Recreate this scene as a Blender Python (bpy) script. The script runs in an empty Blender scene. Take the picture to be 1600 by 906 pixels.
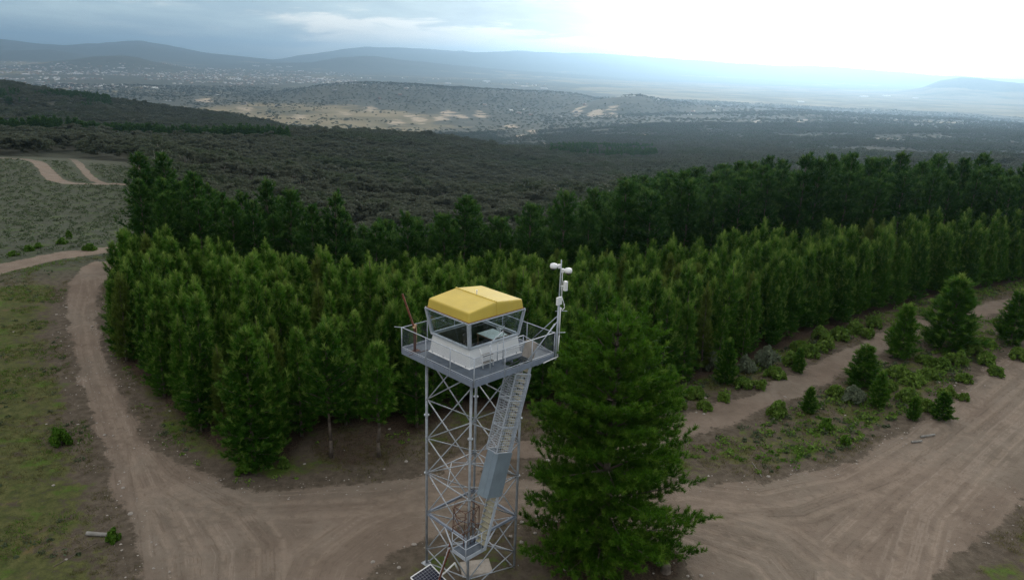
import bpy, math, random
import numpy as np
from mathutils import Vector, Matrix

rng = np.random.default_rng(7)
random.seed(7)
SC = bpy.context.scene
COL = SC.collection

# ------------------------------------------------------------------ camera, sky, sun, exposure
PITCH, ROLL, FPX = math.radians(16.9), math.radians(1.97), 1170.0
CAM = np.array([0.0, 0.0, 26.5])
FW = np.array([0, math.cos(PITCH), -math.sin(PITCH)])
R0 = np.array([1.0, 0, 0]); U0 = np.array([0, math.sin(PITCH), math.cos(PITCH)])
RT = R0 * math.cos(ROLL) + U0 * math.sin(ROLL)
UP = U0 * math.cos(ROLL) - R0 * math.sin(ROLL)
cd = bpy.data.cameras.new('camera'); cam = bpy.data.objects.new('camera', cd); COL.objects.link(cam)
m = Matrix.Identity(4)
for i in range(3):
    m[i][0], m[i][1], m[i][2], m[i][3] = RT[i], UP[i], -FW[i], CAM[i]
cam.matrix_world = m
cd.sensor_width = 36; cd.lens = FPX / 1600 * 36; cd.clip_start = 0.5; cd.clip_end = 120000
SC.camera = cam

SUN_AZ, SUN_EL = math.radians(22.0), math.radians(11.0)      # azimuth clockwise from +Y
SUN_STRENGTH = 1.9
SKY_STRENGTH = 0.1
HAZE_DENSITY = 6.5e-5
sl = bpy.data.lights.new('sun', 'SUN'); sl.energy = SUN_STRENGTH; sl.angle = math.radians(35); sl.color = (1.0, 0.95, 0.86)
so = bpy.data.objects.new('sun', sl); COL.objects.link(so)
sd = Vector((math.sin(SUN_AZ) * math.cos(SUN_EL), math.cos(SUN_AZ) * math.cos(SUN_EL), math.sin(SUN_EL)))
so.rotation_euler = sd.to_track_quat('Z', 'Y').to_euler()
so.location = (60, 60, 120)

SC.view_settings.view_transform = 'Standard'; SC.view_settings.look = 'None'
SC.view_settings.gamma = 1.0; SC.view_settings.exposure = 0.5; SC.view_settings.use_curve_mapping = False
SC.render.engine = 'CYCLES'
cy = SC.cycles
cy.max_bounces = 6; cy.diffuse_bounces = 4; cy.glossy_bounces = 2; cy.transmission_bounces = 3
cy.transparent_max_bounces = 12; cy.volume_bounces = 0; cy.use_denoising = True; cy.denoising_prefilter = 'NONE'
cy.caustics_reflective = False; cy.caustics_refractive = False


class NT:
    """small helper for building node trees"""
    def __init__(s, tree): s.t = tree; s.n = tree.nodes; s.l = tree.links
    def new(s, typ, **kw):
        n = s.n.new(typ)
        for k, v in kw.items(): setattr(n, k, v)
        return n
    def put(s, sock, v):
        if hasattr(v, 'is_output'): s.l.new(v, sock)
        elif isinstance(v, (tuple, list)) and sock.type == 'RGBA' and len(v) == 3: sock.default_value = (*v, 1)
        else: sock.default_value = v
    def m(s, op, a, b=0.0, c=0.0, clamp=False):
        n = s.new('ShaderNodeMath', operation=op, use_clamp=clamp)
        s.put(n.inputs[0], a); s.put(n.inputs[1], b)
        if op in ('MULTIPLY_ADD', 'SMOOTH_MIN', 'SMOOTH_MAX'): s.put(n.inputs[2], c)
        return n.outputs[0]
    def step(s, v, lo, hi, a=0.0, b=1.0):
        n = s.new('ShaderNodeMapRange', interpolation_type='SMOOTHSTEP')
        s.put(n.inputs[0], v); s.put(n.inputs[1], lo); s.put(n.inputs[2], hi); s.put(n.inputs[3], a); s.put(n.inputs[4], b)
        return n.outputs[0]
    def mix(s, f, a, b, blend='MIX'):
        n = s.new('ShaderNodeMix', data_type='RGBA', blend_type=blend)
        s.put(n.inputs[0], f); s.put(n.inputs[6], a); s.put(n.inputs[7], b)
        return n.outputs[2]
    def noise(s, vec, scale, detail=4.0, rough=0.55, dist=0.0):
        n = s.new('ShaderNodeTexNoise'); n.inputs['Scale'].default_value = scale
        n.inputs['Detail'].default_value = detail; n.inputs['Roughness'].default_value = rough
        n.inputs['Distortion'].default_value = dist
        if vec is not None: s.l.new(vec, n.inputs['Vector'])
        return n.outputs['Fac']
    def scale(s, vec, sc, loc=(0, 0, 0)):
        n = s.new('ShaderNodeMapping'); s.l.new(vec, n.inputs['Vector'])
        n.inputs['Scale'].default_value = sc; n.inputs['Location'].default_value = loc
        return n.outputs[0]


W = bpy.data.worlds.new('World'); SC.world = W; W.use_nodes = True
W.node_tree.nodes.clear(); N = NT(W.node_tree)
tc = N.new('ShaderNodeTexCoord').outputs['Generated']
sky = N.new('ShaderNodeTexSky', sky_type='NISHITA'); sky.sun_disc = False
sky.sun_elevation = SUN_EL; sky.sun_rotation = SUN_AZ
sky.altitude = 800; sky.air_density = 1.0; sky.dust_density = 2.0; sky.ozone_density = 1.0
sep = N.new('ShaderNodeSeparateXYZ'); N.l.new(tc, sep.inputs[0])
dx, dy, dz = sep.outputs
el = N.m('MAXIMUM', dz, 0.0)
dotn = N.new('ShaderNodeVectorMath', operation='DOT_PRODUCT'); N.l.new(tc, dotn.inputs[0]); dotn.inputs[1].default_value = sd
sdot = N.m('MAXIMUM', dotn.outputs['Value'], 0.0)
# cloud coordinates: direction projected on a high flat layer, so clouds flatten toward the horizon
den = N.m('ADD', el, 0.06)
comb = N.new('ShaderNodeCombineXYZ')
N.put(comb.inputs[0], N.m('DIVIDE', dx, den)); N.put(comb.inputs[1], N.m('DIVIDE', dy, den)); comb.inputs[2].default_value = 0.3
cl = comb.outputs[0]
n1 = N.noise(N.scale(cl, (0.42, 0.16, 1), (1.3, 0.4, 0)), 1.0, 6, 0.55, 0.6)
n2 = N.noise(N.scale(cl, (0.9, 0.5, 1), (4.2, 2.0, 0)), 1.0, 6, 0.6, 0.3)
# azimuth about the view direction (+Y)
az = N.m('ARCTAN2', dx, dy)
front = N.step(dy, -0.1, 0.45)
low = N.mix(N.step(n2, 0.35, 0.7), (2.6, 3.9, 5.0), (4.3, 5.7, 6.4))
grey = N.mix(N.m('MAXIMUM', N.step(el, 0.12, 0.4), N.m('SUBTRACT', 1.0, front)), low, N.mix(N.step(n2, 0.35, 0.7), (6.0, 5.8, 5.5), (7.8, 7.5, 7.1)))
grey = N.mix(N.step(el, 0.45, 0.95), grey, N.mix(N.step(n2, 0.35, 0.7), (10.5, 10.1, 9.5), (12.5, 12.0, 11.2)))
white = (8.6, 8.7, 8.5)
# a ragged bright cloud bank low over the far ranges, ahead and a little left of centre
cb = N.new('ShaderNodeCombineXYZ'); N.put(cb.inputs[0], N.m('MULTIPLY', az, 9.0)); N.put(cb.inputs[1], N.m('MULTIPLY', el, 55.0)); cb.inputs[2].default_value = 1.7
n3 = N.noise(cb.outputs[0], 1.6, 7, 0.6, 0.4)
edge = N.m('MULTIPLY_ADD', az, -0.055, 0.040)
bank = N.m('MULTIPLY', N.step(N.m('ADD', az, N.m('MULTIPLY', N.m('SUBTRACT', n3, 0.5), 0.25)), -0.31, -0.22), N.step(N.m('SUBTRACT', N.m('ADD', edge, N.m('MULTIPLY', N.m('SUBTRACT', n3, 0.5), 0.055)), el), -0.003, 0.010))
bank = N.m('MULTIPLY', bank, N.m('MULTIPLY_ADD', N.step(n3, 0.35, 0.6), 0.35, 0.65))
wisp = N.m('MULTIPLY', N.step(N.m('ADD', N.m('MULTIPLY', n1, 0.5), N.m('MULTIPLY', n3, 0.5)), 0.5, 0.64), 0.6)
c = N.mix(wisp, grey, (6.6, 7.1, 7.2))
c = N.mix(bank, c, white)
glow = N.m('MULTIPLY', N.m('POWER', sdot, 85.0), 11.0)
glow2 = N.m('MULTIPLY', N.m('POWER', sdot, 5.0), 0.45)
# soft rays fanning down from the break in the cloud
th = N.m('ARCTAN2', N.m('SUBTRACT', az, SUN_AZ), N.m('SUBTRACT', SUN_EL, dz))
ray_n = N.new('ShaderNodeTexNoise', noise_dimensions='1D'); ray_n.inputs['Scale'].default_value = 5.0; ray_n.inputs['Detail'].default_value = 2.0; N.l.new(th, ray_n.inputs['W'])
rays = N.step(ray_n.outputs['Fac'], 0.35, 0.65, 0.45, 1.25)
glow = N.m('MULTIPLY', glow, rays)
g = N.m('ADD', glow, glow2)
gc = N.mix(1.0, (1.0, 0.97, 0.92), (1, 1, 1), 'MULTIPLY')
vs = N.new('ShaderNodeVectorMath', operation='SCALE'); N.l.new(gc, vs.inputs[0]); N.l.new(g, vs.inputs['Scale'])
dark = N.m('MULTIPLY', N.step(az, 0.46, 0.62), N.m('MULTIPLY', N.step(el, 0.075, 0.095), N.step(n3, 0.35, 0.6)))
c = N.mix(0.85, sky.outputs[0], c)
c = N.mix(1.0, c, vs.outputs[0], 'ADD')
c = N.mix(N.m('MULTIPLY', dark, 0.8), c, (5.2, 5.8, 6.2))
bg = N.new('ShaderNodeBackground'); bg.inputs['Strength'].default_value = SKY_STRENGTH
N.l.new(c, bg.inputs['Color'])
wo = N.new('ShaderNodeOutputWorld'); N.l.new(bg.outputs[0], wo.inputs['Surface'])


# ------------------------------------------------------------------ object helpers
def link(o):
    COL.objects.link(o); return o

def props(o, label=None, cat=None, group=None, kind=None):
    if label: o['label'] = label
    if cat: o['category'] = cat
    if group: o['group'] = group
    if kind: o['kind'] = kind
    return o

def empty(name, label, cat, loc=(0, 0, 0), rz=0.0, group=None):
    o = link(bpy.data.objects.new(name, None)); o.location = loc; o.rotation_euler = (0, 0, rz)
    o.empty_display_size = 0.2
    return props(o, label, cat, group)

def mesh_np(name, V, tris=None, quads=None, attrs=None, smooth=False):
    """mesh from numpy arrays; attrs = {name: (n,4) float colours per vertex}"""
    me = bpy.data.meshes.new(name)
    V = np.asarray(V, np.float32); nt = 0 if tris is None else len(tris); nq = 0 if quads is None else len(quads)
    me.vertices.add(len(V)); me.vertices.foreach_set('co', V.ravel())
    idx = []; 
    if nt: idx.append(np.asarray(tris, np.int32).ravel())
    if nq: idx.append(np.asarray(quads, np.int32).ravel())
    if idx:
        idx = np.concatenate(idx)
        me.loops.add(len(idx)); me.loops.foreach_set('vertex_index', idx)
        me.polygons.add(nt + nq)
        st = np.concatenate([np.arange(nt) * 3, nt * 3 + np.arange(nq) * 4]).astype(np.int32)
        me.polygons.foreach_set('loop_start', st)
        if smooth: me.polygons.foreach_set('use_smooth', np.ones(nt + nq, bool))
    for k, a in (attrs or {}).items():
        at = me.attributes.new(k, 'FLOAT_COLOR', 'POINT'); at.data.foreach_set('color', np.asarray(a, np.float32).ravel())
    me.update(calc_edges=True)
    return me

def obj(name, me, mat, parent=None):
    o = link(bpy.data.objects.new(name, me))
    if mat and not me.materials: me.materials.append(mat)
    if parent: o.parent = parent
    return o

class MB:
    """collects boxes, bars, tubes into one mesh"""
    def __init__(s): s.v = []; s.f = []
    def add(s, vs, fs):
        b = len(s.v); s.v += [tuple(p) for p in vs]; s.f += [tuple(b + i for i in q) for q in fs]; return s
    def hexa(s, p):  # 8 points: bottom 4 ccw, top 4 ccw
        return s.add(p, [(3, 2, 1, 0), (4, 5, 6, 7), (0, 1, 5, 4), (1, 2, 6, 5), (2, 3, 7, 6), (3, 0, 4, 7)])
    def box(s, x0, x1, y0, y1, z0, z1):
        return s.hexa([(x0, y0, z0), (x1, y0, z0), (x1, y1, z0), (x0, y1, z0), (x0, y0, z1), (x1, y0, z1), (x1, y1, z1), (x0, y1, z1)])
    def frame(s, p, q):
        p, q = Vector(p), Vector(q); d = (q - p).normalized()
        a = Vector((0, 0, 1)) if abs(d.z) < 0.95 else Vector((1, 0, 0))
        x = d.cross(a).normalized(); y = x.cross(d).normalized()
        return p, q, x, y
    def bar(s, p, q, w, h):
        p, q, x, y = s.frame(p, q); x *= w / 2; y *= h / 2
        return s.hexa([p - x - y, p + x - y, p + x + y, p - x + y, q - x - y, q + x - y, q + x + y, q - x + y])
    def tube(s, p, q, r, n=8, r2=None):
        p, q, x, y = s.frame(p, q); r2 = r if r2 is None else r2
        ring = [(math.cos(2 * math.pi * k / n), math.sin(2 * math.pi * k / n)) for k in range(n)]
        vs = [p + (x * a + y * b) * r for a, b in ring] + [q + (x * a + y * b) * r2 for a, b in ring]
        fs = [(k, (k + 1) % n, n + (k + 1) % n, n + k) for k in range(n)] + [tuple(range(n - 1, -1, -1)), tuple(range(n, 2 * n))]
        return s.add(vs, fs)
    def path(s, pts, r, n=7):
        for a, b in zip(pts[:-1], pts[1:]): s.tube(a, b, r, n)
        return s
    def lathe(s, prof, c=(0, 0, 0), n=20):
        c = Vector(c); vs = []
        for r, z in prof:
            for k in range(n):
                t = 2 * math.pi * k / n; vs.append(c + Vector((r * math.cos(t), r * math.sin(t), z)))
        fs = [(i * n + k, i * n + (k + 1) % n, (i + 1) * n + (k + 1) % n, (i + 1) * n + k) for i in range(len(prof) - 1) for k in range(n)]
        fs += [tuple(range(n - 1, -1, -1)), tuple((len(prof) - 1) * n + k for k in range(n))]
        return s.add(vs, fs)
    def build(s, name, mat, parent=None, smooth=False, bevel=0.0):
        me = bpy.data.meshes.new(name); me.from_pydata([tuple(v) for v in s.v], [], s.f); me.update()
        if smooth: me.polygons.foreach_set('use_smooth', [True] * len(me.polygons))
        o = obj(name, me, mat, parent)
        if bevel:
            b = o.modifiers.new('bevel', 'BEVEL'); b.width = bevel; b.segments = 2; b.limit_method = 'ANGLE'
        return o

def dup(root, loc, rz=0.0, sc=1.0, label=None, group=None):
    """copy of a thing with copies of its parts and sub-parts"""
    r = link(root.copy()); r.location = loc; r.rotation_euler = (0, 0, rz)
    r.scale = sc if isinstance(sc, (tuple, list)) else (sc, sc, sc)
    if label: r['label'] = label
    if group: r['group'] = group
    elif 'group' in r and group == '': del r['group']
    for ch in list(root.children):
        c_ = link(ch.copy()); c_.parent = r
        for g_ in ch.children:
            d_ = link(g_.copy()); d_.parent = c_
    return r


# ------------------------------------------------------------------ noise and picture-to-ground measuring
def _hash(ix, iy, seed):
    h = (ix.astype(np.int64) * 374761393 + iy.astype(np.int64) * 668265263 + seed * 982451653) & 0x7fffffff
    h = ((h ^ (h >> 13)) * 1274126177) & 0x7fffffff
    return ((h ^ (h >> 16)) & 0xffff) / 65535.0

def vnoise(x, y, seed=0):
    ix = np.floor(x); iy = np.floor(y); fx = x - ix; fy = y - iy
    fx = fx * fx * (3 - 2 * fx); fy = fy * fy * (3 - 2 * fy)
    a = _hash(ix, iy, seed); b = _hash(ix + 1, iy, seed); c_ = _hash(ix, iy + 1, seed); d = _hash(ix + 1, iy + 1, seed)
    return (a * (1 - fx) + b * fx) * (1 - fy) + (c_ * (1 - fx) + d * fx) * fy

def fbm(x, y, seed=0, oct=4):
    s_ = 0; a = 0.5; t = 0
    for k in range(oct):
        s_ = s_ + a * vnoise(x * 2 ** k, y * 2 ** k, seed + k * 17); t += a; a *= 0.5
    return s_ / t

def sstep(v, lo, hi):
    t = np.clip((v - lo) / (hi - lo), 0, 1); return t * t * (3 - 2 * t)

# ground height by azimuth (degrees from +Y) and distance from the lookout's approach
PROFILE = [
 (-34.08, [(90, 0), (112, 0), (126, -0.6), (160, -5.0), (250, -10.8), (320, -12.7), (400, -20.9), (600, -33.0), (1000, -63.7), (1300, -61.6), (1700, -39.7), (1900, -45.0), (2500, -190.0), (3500, -235.0)]),
 (-26.99, [(85, 0.0), (112, -0.2), (126, -1.2), (160, -6.0), (250, -12.5), (320, -18.0), (400, -24.3), (600, -36.3), (900, -63.0), (1200, -75.2), (1500, -68.9), (1700, -74.2), (2400, -200.0), (3500, -235.0)]),
 (-18.89, [(80, -1.0), (104, -3.0), (130, -12.0), (250, -19.7), (350, -29.6), (450, -35.5), (600, -39.8), (750, -49.3), (1000, -71.5), (1400, -89.9), (1600, -104.0), (2400, -210.0), (3500, -235.0)]),
 (-9.92, [(80, -3.0), (130, -18.0), (250, -26.7), (400, -43.1), (600, -50.1), (800, -54.6), (950, -62.8), (1400, -140.0), (2400, -225.0), (3500, -235.0)]),
 (-0.44, [(85, -3.0), (130, -16.0), (250, -25.0), (400, -44.3), (600, -57.0), (800, -69.2), (1000, -85.6), (1400, -130.0), (2000, -190.0), (3500, -235.0)]),
 (9.07, [(90, -2.0), (130, -8.0), (250, -17.4), (400, -36.9), (600, -55.9), (900, -79.9), (1300, -110.0), (1800, -139.0), (2500, -162.8), (3500, -187.8), (4500, -230.0)]),
 (20.24, [(95, 0.5), (118, 0.5), (150, -4.5), (250, -21.0), (400, -32.6), (700, -52.8), (1200, -88.8), (1800, -115.9), (2500, -136.9), (3500, -159.6), (4200, -165.1), (5000, -230.0)]),
 (33.48, [(100, 1.0), (132, 0.8), (180, -6.5), (260, -15.0), (400, -24.1), (700, -39.4), (1200, -72.5), (1800, -100.0), (2500, -122.1), (3500, -150.8), (4200, -175.0), (5000, -235.0)])]
LG = np.linspace(math.log(20), math.log(60000), 170)
AG = np.arange(-180, 181, 1.5)
_tab = np.array([np.interp(LG, [math.log(20), math.log(60)] + [math.log(d) for d, z in l] + [math.log(60000)], [0, 0] + [z for d, z in l] + [-240]) for a, l in PROFILE])
_pa = [a for a, l in PROFILE]
_back = np.interp(LG, [math.log(x) for x in (20, 80, 300, 1500, 4000, 60000)], [0, -1, -14, -90, -220, -240])
GZ = np.zeros((len(AG), len(LG)))
for j in range(len(LG)):
    GZ[:, j] = np.interp(AG, [-180, -80] + _pa + [80, 180], np.concatenate([[_back[j], _back[j]], _tab[:, j], [_back[j], _back[j]]]))
for _ in range(2):
    GZ[1:-1] = (GZ[:-2] + 2 * GZ[1:-1] + GZ[2:]) / 4
    GZ[:, 1:-1] = (GZ[:, :-2] + 2 * GZ[:, 1:-1] + GZ[:, 2:]) / 4
# far ranges: (crest azimuth/height list, distance, front half width, back half width)
RANGES = [
 ([(-60, 60), (-44, 40), (-36.76, -24), (-33.57, 138), (-31.93, 78), (-30.23, 60), (-28.43, 101), (-26.94, 169), (-25.8, 217), (-24.28, 163), (-21.54, 13), (-18.66, -95), (-16.52, -150), (-14, -240)], 22000, 5200, 4000),
 ([(-19, -240), (-16.96, -111), (-15.64, 26), (-12.99, 264), (-11.19, 352), (-8.02, 364), (-6.18, 352), (-4.32, 361), (-2.46, 329), (-0.6, 377), (1.74, 351), (4.07, 345), (8.68, 331), (13.2, 300), (17.61, 230), (21.78, 170), (27, 60), (32, 40), (40, 60), (60, 60)], 27000, 6500, 4000),
 ([(-60, -60), (-38.9, -34), (-33.65, -70), (-31.0, -40), (-28.2, -160), (-22.8, -225), (-18.7, -170), (-15.0, -120), (-13.0, -20), (-11.8, 12), (-7.9, -40), (-2.0, -120), (4.9, -190), (9, -240)], 17000, 2200, 2200),
 ([(-33.5, -240), (-32.45, -225), (-31.05, -171), (-29.61, -122), (-28.51, -81), (-27.03, -63), (-26.1, -82), (-25.16, -135), (-23.62, -186), (-22, -240)], 12000, 1500, 1500),
 ([(24.5, -240), (25.9, -220), (27.32, -156), (28.34, -38), (29.38, 11), (30.81, -13), (31.85, -31), (33.53, -51), (36.08, -78), (42, -240)], 14000, 2200, 2500),
 ([(-19, -240), (-17.1, -230), (-14.86, -178), (-12.62, -148), (-9.88, -137), (-7.57, -139), (-5.23, -149), (-2.4, -154), (-0.51, -156), (1.86, -162), (4.23, -171), (5.66, -200), (8, -240)], 5300, 900, 1000),
 ([(2, -240), (4.28, -197), (6.13, -160), (7.98, -137), (8.91, -134), (10.31, -151), (11.7, -164), (14.42, -175), (17.93, -173), (22.15, -179), (26.14, -187), (29.86, -182), (33.34, -185), (50, -190), (60, -240)], 4400, 700, 700)]

def height(x, y):
    x = np.asarray(x, float); y = np.asarray(y, float)
    r = np.maximum(np.hypot(x, y), 20.5); a = np.degrees(np.arctan2(x, y)); lr = np.log(r)
    fa = (a - AG[0]) / 1.5; fl = (lr - LG[0]) / (LG[1] - LG[0])
    ia = np.clip(fa.astype(int), 0, len(AG) - 2); il = np.clip(fl.astype(int), 0, len(LG) - 2)
    ta = np.clip(fa - ia, 0, 1); tl = np.clip(fl - il, 0, 1)
    z = (GZ[ia, il] * (1 - ta) + GZ[ia + 1, il] * ta) * (1 - tl) + (GZ[ia, il + 1] * (1 - ta) + GZ[ia + 1, il + 1] * ta) * tl
    for pts, d, w0, w1 in RANGES:
        pa = [p[0] for p in pts]; ph = [p[1] for p in pts]
        crest = np.interp(a, pa, ph, left=-240, right=-240)
        q = np.where(r < d, (d - r) / w0, (r - d) / w1)
        q = q * (0.8 + 0.5 * fbm(x / (w0 * .5), y / (w0 * .5), 91, 3))
        k = np.exp(-1.4 * q * q) 
        z = np.maximum(z, -240 + (crest + 240) * np.where(q < 3, k, 0))
    # relief that grows with distance
    z = z + (fbm(x / 90, y / 90, 5, 4) - 0.5) * 9 * sstep(r, 150, 500) * (1 - sstep(r, 2500, 4000))
    z = z + (fbm(x / 700, y / 700, 15, 4) - 0.5) * 26 * sstep(r, 1500, 2500) * (1 - 0.6 * sstep(r, 6000, 9000))
    z = z + (fbm(x / 2000, y / 2000, 35, 6) - 0.5) * 260 * sstep(z, -200, 60) * sstep(r, 9000, 15000)
    # small near-field unevenness
    n = 1 - sstep(r, 150, 400)
    z = z + n * ((fbm(x / 7, y / 7, 51, 3) - 0.5) * 0.35 + (fbm(x / 1.1, y / 1.1, 61, 2) - 0.5) * 0.07)
    return z

def ray(px, py):
    return FW + RT * (px - 800) / FPX + UP * (453 - py) / FPX

def pick(px, py):
    """ground point seen at a pixel of the 1600x906 photograph (used to read positions off it)"""
    d = ray(px, py); P = CAM[None] + d[None] * PICK_T[:, None]
    k = np.argmax(P[:, 2] <= height(P[:, 0], P[:, 1])); a, b = PICK_T[max(k - 1, 0)], PICK_T[k]
    P = CAM[None] + d[None] * np.linspace(a, b, 12)[:, None]
    p = P[np.argmax(P[:, 2] <= height(P[:, 0], P[:, 1]))] if k else CAM + d * 20000
    return np.array([p[0], p[1], float(height(p[0], p[1]))])
PICK_T = 15.0 * 1.012 ** np.arange(640)

def seg_dist(x, y, pts):
    best = np.full(x.shape, 1e9)
    for (ax, ay), (bx, by) in zip(pts[:-1], pts[1:]):
        dx_, dy_ = bx - ax, by - ay; L2 = dx_ * dx_ + dy_ * dy_ + 1e-9
        t = np.clip(((x - ax) * dx_ + (y - ay) * dy_) / L2, 0, 1)
        best = np.minimum(best, np.hypot(x - ax - t * dx_, y - ay - t * dy_))
    return best

def inside(x, y, poly):
    c_ = np.zeros(x.shape, bool); n = len(poly)
    for i in range(n):
        (x0, y0), (x1, y1) = poly[i], poly[(i + 1) % n]
        k = ((y0 > y) != (y1 > y)) & (x < (x1 - x0) * (y - y0) / (y1 - y0 + 1e-12) + x0)
        c_ ^= k
    return c_

def sdist(x, y, poly):
    d = seg_dist(x, y, list(poly) + [poly[0]]); return np.where(inside(x, y, poly), d, -d)


# ------------------------------------------------------------------ plan of the ground (metres)
ROAD = [(-17.0, 30.4), (-19.2, 34.2), (-22.7, 38.8), (-26.9, 44.5), (-31.4, 50.8), (-36.9, 58.9), (-42.8, 67.8), (-48.6, 77.4), (-52.0, 84.4), (-54.5, 90.6), (-55.2, 95), (-50.0, 94), (-48.0, 89), (-48.3, 83.5), (-44.4, 75.6), (-38.0, 64.9), (-33.2, 57.9), (-29.2, 52.1), (-25.2, 47.3), (-20.7, 43.7), (-16.6, 41.6), (-13.8, 41.8), (-9.5, 42.8), (-5.3, 43.9), (-2.2, 44.7), (3.0, 43.9), (7.1, 43.1), (11.6, 44.4), (15.0, 44.2), (19.2, 45.2), (24.8, 48.2), (33.3, 54.9), (43.3, 64.1), (52.9, 72.6), (70.9, 88.3), (95, 108), (98, 101), (72.9, 81.7), (45.6, 53.4), (34.6, 44.1), (29.7, 39.9), (24.8, 36.3), (20.3, 31), (24, 20), (18, 8), (12, 6), (14, 22), (10.4, 30), (10.4, 35.2), (10.1, 37.2), (8.0, 38.0), (4.4, 39.4), (1.7, 39.9), (-1.8, 39.0), (-4.7, 37.4), (-6.3, 35.7), (-7.5, 33.7), (-7.7, 30.8), (-6, 20), (-2, 8), (-9, 4), (-14, 20)]
TRACK_B = [(-3, 45.5), (0.4, 48.2), (5.0, 48.5), (9.9, 50.0), (12.3, 51.4), (17.3, 54.8), (23.6, 59.7), (31.1, 65.9), (40.2, 73.6), (47.5, 78.5), (57.1, 84.4), (68.1, 91.1), (90, 104)]
ROAD_C = [(-90, 62), (-76, 74), (-66.7, 82.6), (-63.7, 89.3), (-60.5, 97.4), (-55.5, 103.5), (-50, 112), (-46, 125)]
ROAD_D = [tuple(pick(*q)[:2]) for q in ((-260, 262), (-120, 250), (0, 247), (40, 249), (62, 255), (74, 268), (86, 281), (110, 287), (150, 288), (190, 288), (240, 292), (330, 305))]
ROAD_E = [tuple(pick(*q)[:2]) for q in ((95, 244), (116, 250), (128, 262), (136, 272), (150, 283), (165, 288))]
RUTS = [[(-17.8, 30.3), (-21.4, 36.9), (-26.9, 46.3), (-34.0, 56.5), (-42.5, 69.7)], [(-15.2, 30.5), (-17.6, 35.4), (-22.3, 41.6), (-29.7, 52.1), (-36.4, 61.9), (-44, 74), (-50, 86)], [(-13.8, 28), (-16.0, 34.9), (-19.2, 39.0), (-22.0, 40.9)], [(-21.9, 39.9), (-17.7, 39.2), (-14.3, 39.4), (-9.0, 40.3), (-4.4, 41.3), (1.7, 42.4), (11, 43)], [(-30.2, 53.2), (-26.5, 48.2), (-21.8, 43.2), (-15.8, 39.2), (-13.3, 36.2), (-10.8, 28.7)], [(-10.8, 28.7), (-10.8, 35.2), (-8.7, 39.0), (-5.1, 42.0), (0.4, 43.5)], [(11.4, 43.4), (17.0, 42.6), (23.4, 44.9), (31.5, 51.3), (42.4, 61.5), (56.4, 73.8), (80, 95)], [(12.5, 40.9), (18.6, 41.3), (27.2, 46.4), (36.0, 54.3), (47.9, 64.8)], [(11.2, 38.8), (15.1, 36.6), (16.6, 30.0)], [(13.7, 41.0), (17.1, 39.2), (19.3, 35.1), (19.0, 28.1)], [(19.3, 30.6), (26.9, 41.8), (37.6, 51.8), (47.4, 60.6)], [(14, 24), (19.5, 37.5), (26.5, 44.3), (35, 51.6)]]
YOUNG_FRONT = [(-44, 82), (-39.6, 72.4), (-36.3, 64.2), (-31.3, 58.0), (-26.6, 53.4), (-21.0, 47.6), (-17.2, 44.6), (-15.2, 45.4), (-14.8, 49.5), (-11.0, 51.5), (-7.0, 50.0), (-4.6, 53.7), (-1.7, 54.1), (1.9, 54.5), (3.9, 54.7), (9.7, 55.2), (14.9, 60.6), (19.5, 64.1), (24.9, 68.4), (33.6, 75.4), (42.1, 81.5), (50.0, 87.0), (60.8, 92.7), (80, 105)]
def young_back(a): return np.interp(a, [-34, -28, -22, -8, 5, 15, 25, 36, 45], [88, 88, 84, 82, 84, 91, 103, 122, 140])
def tall_back(a): return np.interp(a, [-29, -20, -10, 0, 4, 8, 12, 17, 25, 45], [112, 108, 106, 108, 120, 175, 230, 215, 180, 185])
_b = [(math.sin(math.radians(a)) * young_back(a), math.cos(math.radians(a)) * young_back(a)) for a in np.arange(40, -29, -3)]
YOUNG = YOUNG_FRONT + _b


# ------------------------------------------------------------------ materials
def base_mat(name):
    mt = bpy.data.materials.new(name); mt.use_nodes = True; mt.node_tree.nodes.clear()
    n = NT(mt.node_tree)
    out = n.new('ShaderNodeOutputMaterial'); b = n.new('ShaderNodeBsdfPrincipled')
    n.l.new(b.outputs[0], out.inputs['Surface'])
    return mt, n, b, out

def surf(name, col, rough=0.6, metal=0.0, var=0.25, scale=3.0, stain=None, stain_amt=0.5, bump=0.0, spec=0.4):
    mt, n, b, out = base_mat(name)
    tco = n.new('ShaderNodeTexCoord').outputs['Object']
    nz = n.noise(tco, scale, 5, 0.6)
    dark = tuple(v * (1 - var) for v in col); lite = tuple(min(1, v * (1 + var * .7)) for v in col)
    c_ = n.mix(n.step(nz, 0.3, 0.7), dark, lite)
    if stain:
        n2_ = n.noise(n.scale(tco, (1, 1, 0.35)), scale * 2.3, 6, 0.65)
        c_ = n.mix(n.m('MULTIPLY', n.step(n2_, 0.52, 0.72), stain_amt), c_, stain)
    n.l.new(c_, b.inputs['Base Color'])
    b.inputs['Roughness'].default_value = rough; b.inputs['Metallic'].default_value = metal
    b.inputs['Specular IOR Level'].default_value = spec
    if bump:
        bp = n.new('ShaderNodeBump'); bp.inputs['Strength'].default_value = bump; bp.inputs['Distance'].default_value = 0.02
        n.l.new(n.noise(tco, scale * 6, 4), bp.inputs['Height']); n.l.new(bp.outputs[0], b.inputs['Normal'])
    return mt

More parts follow.
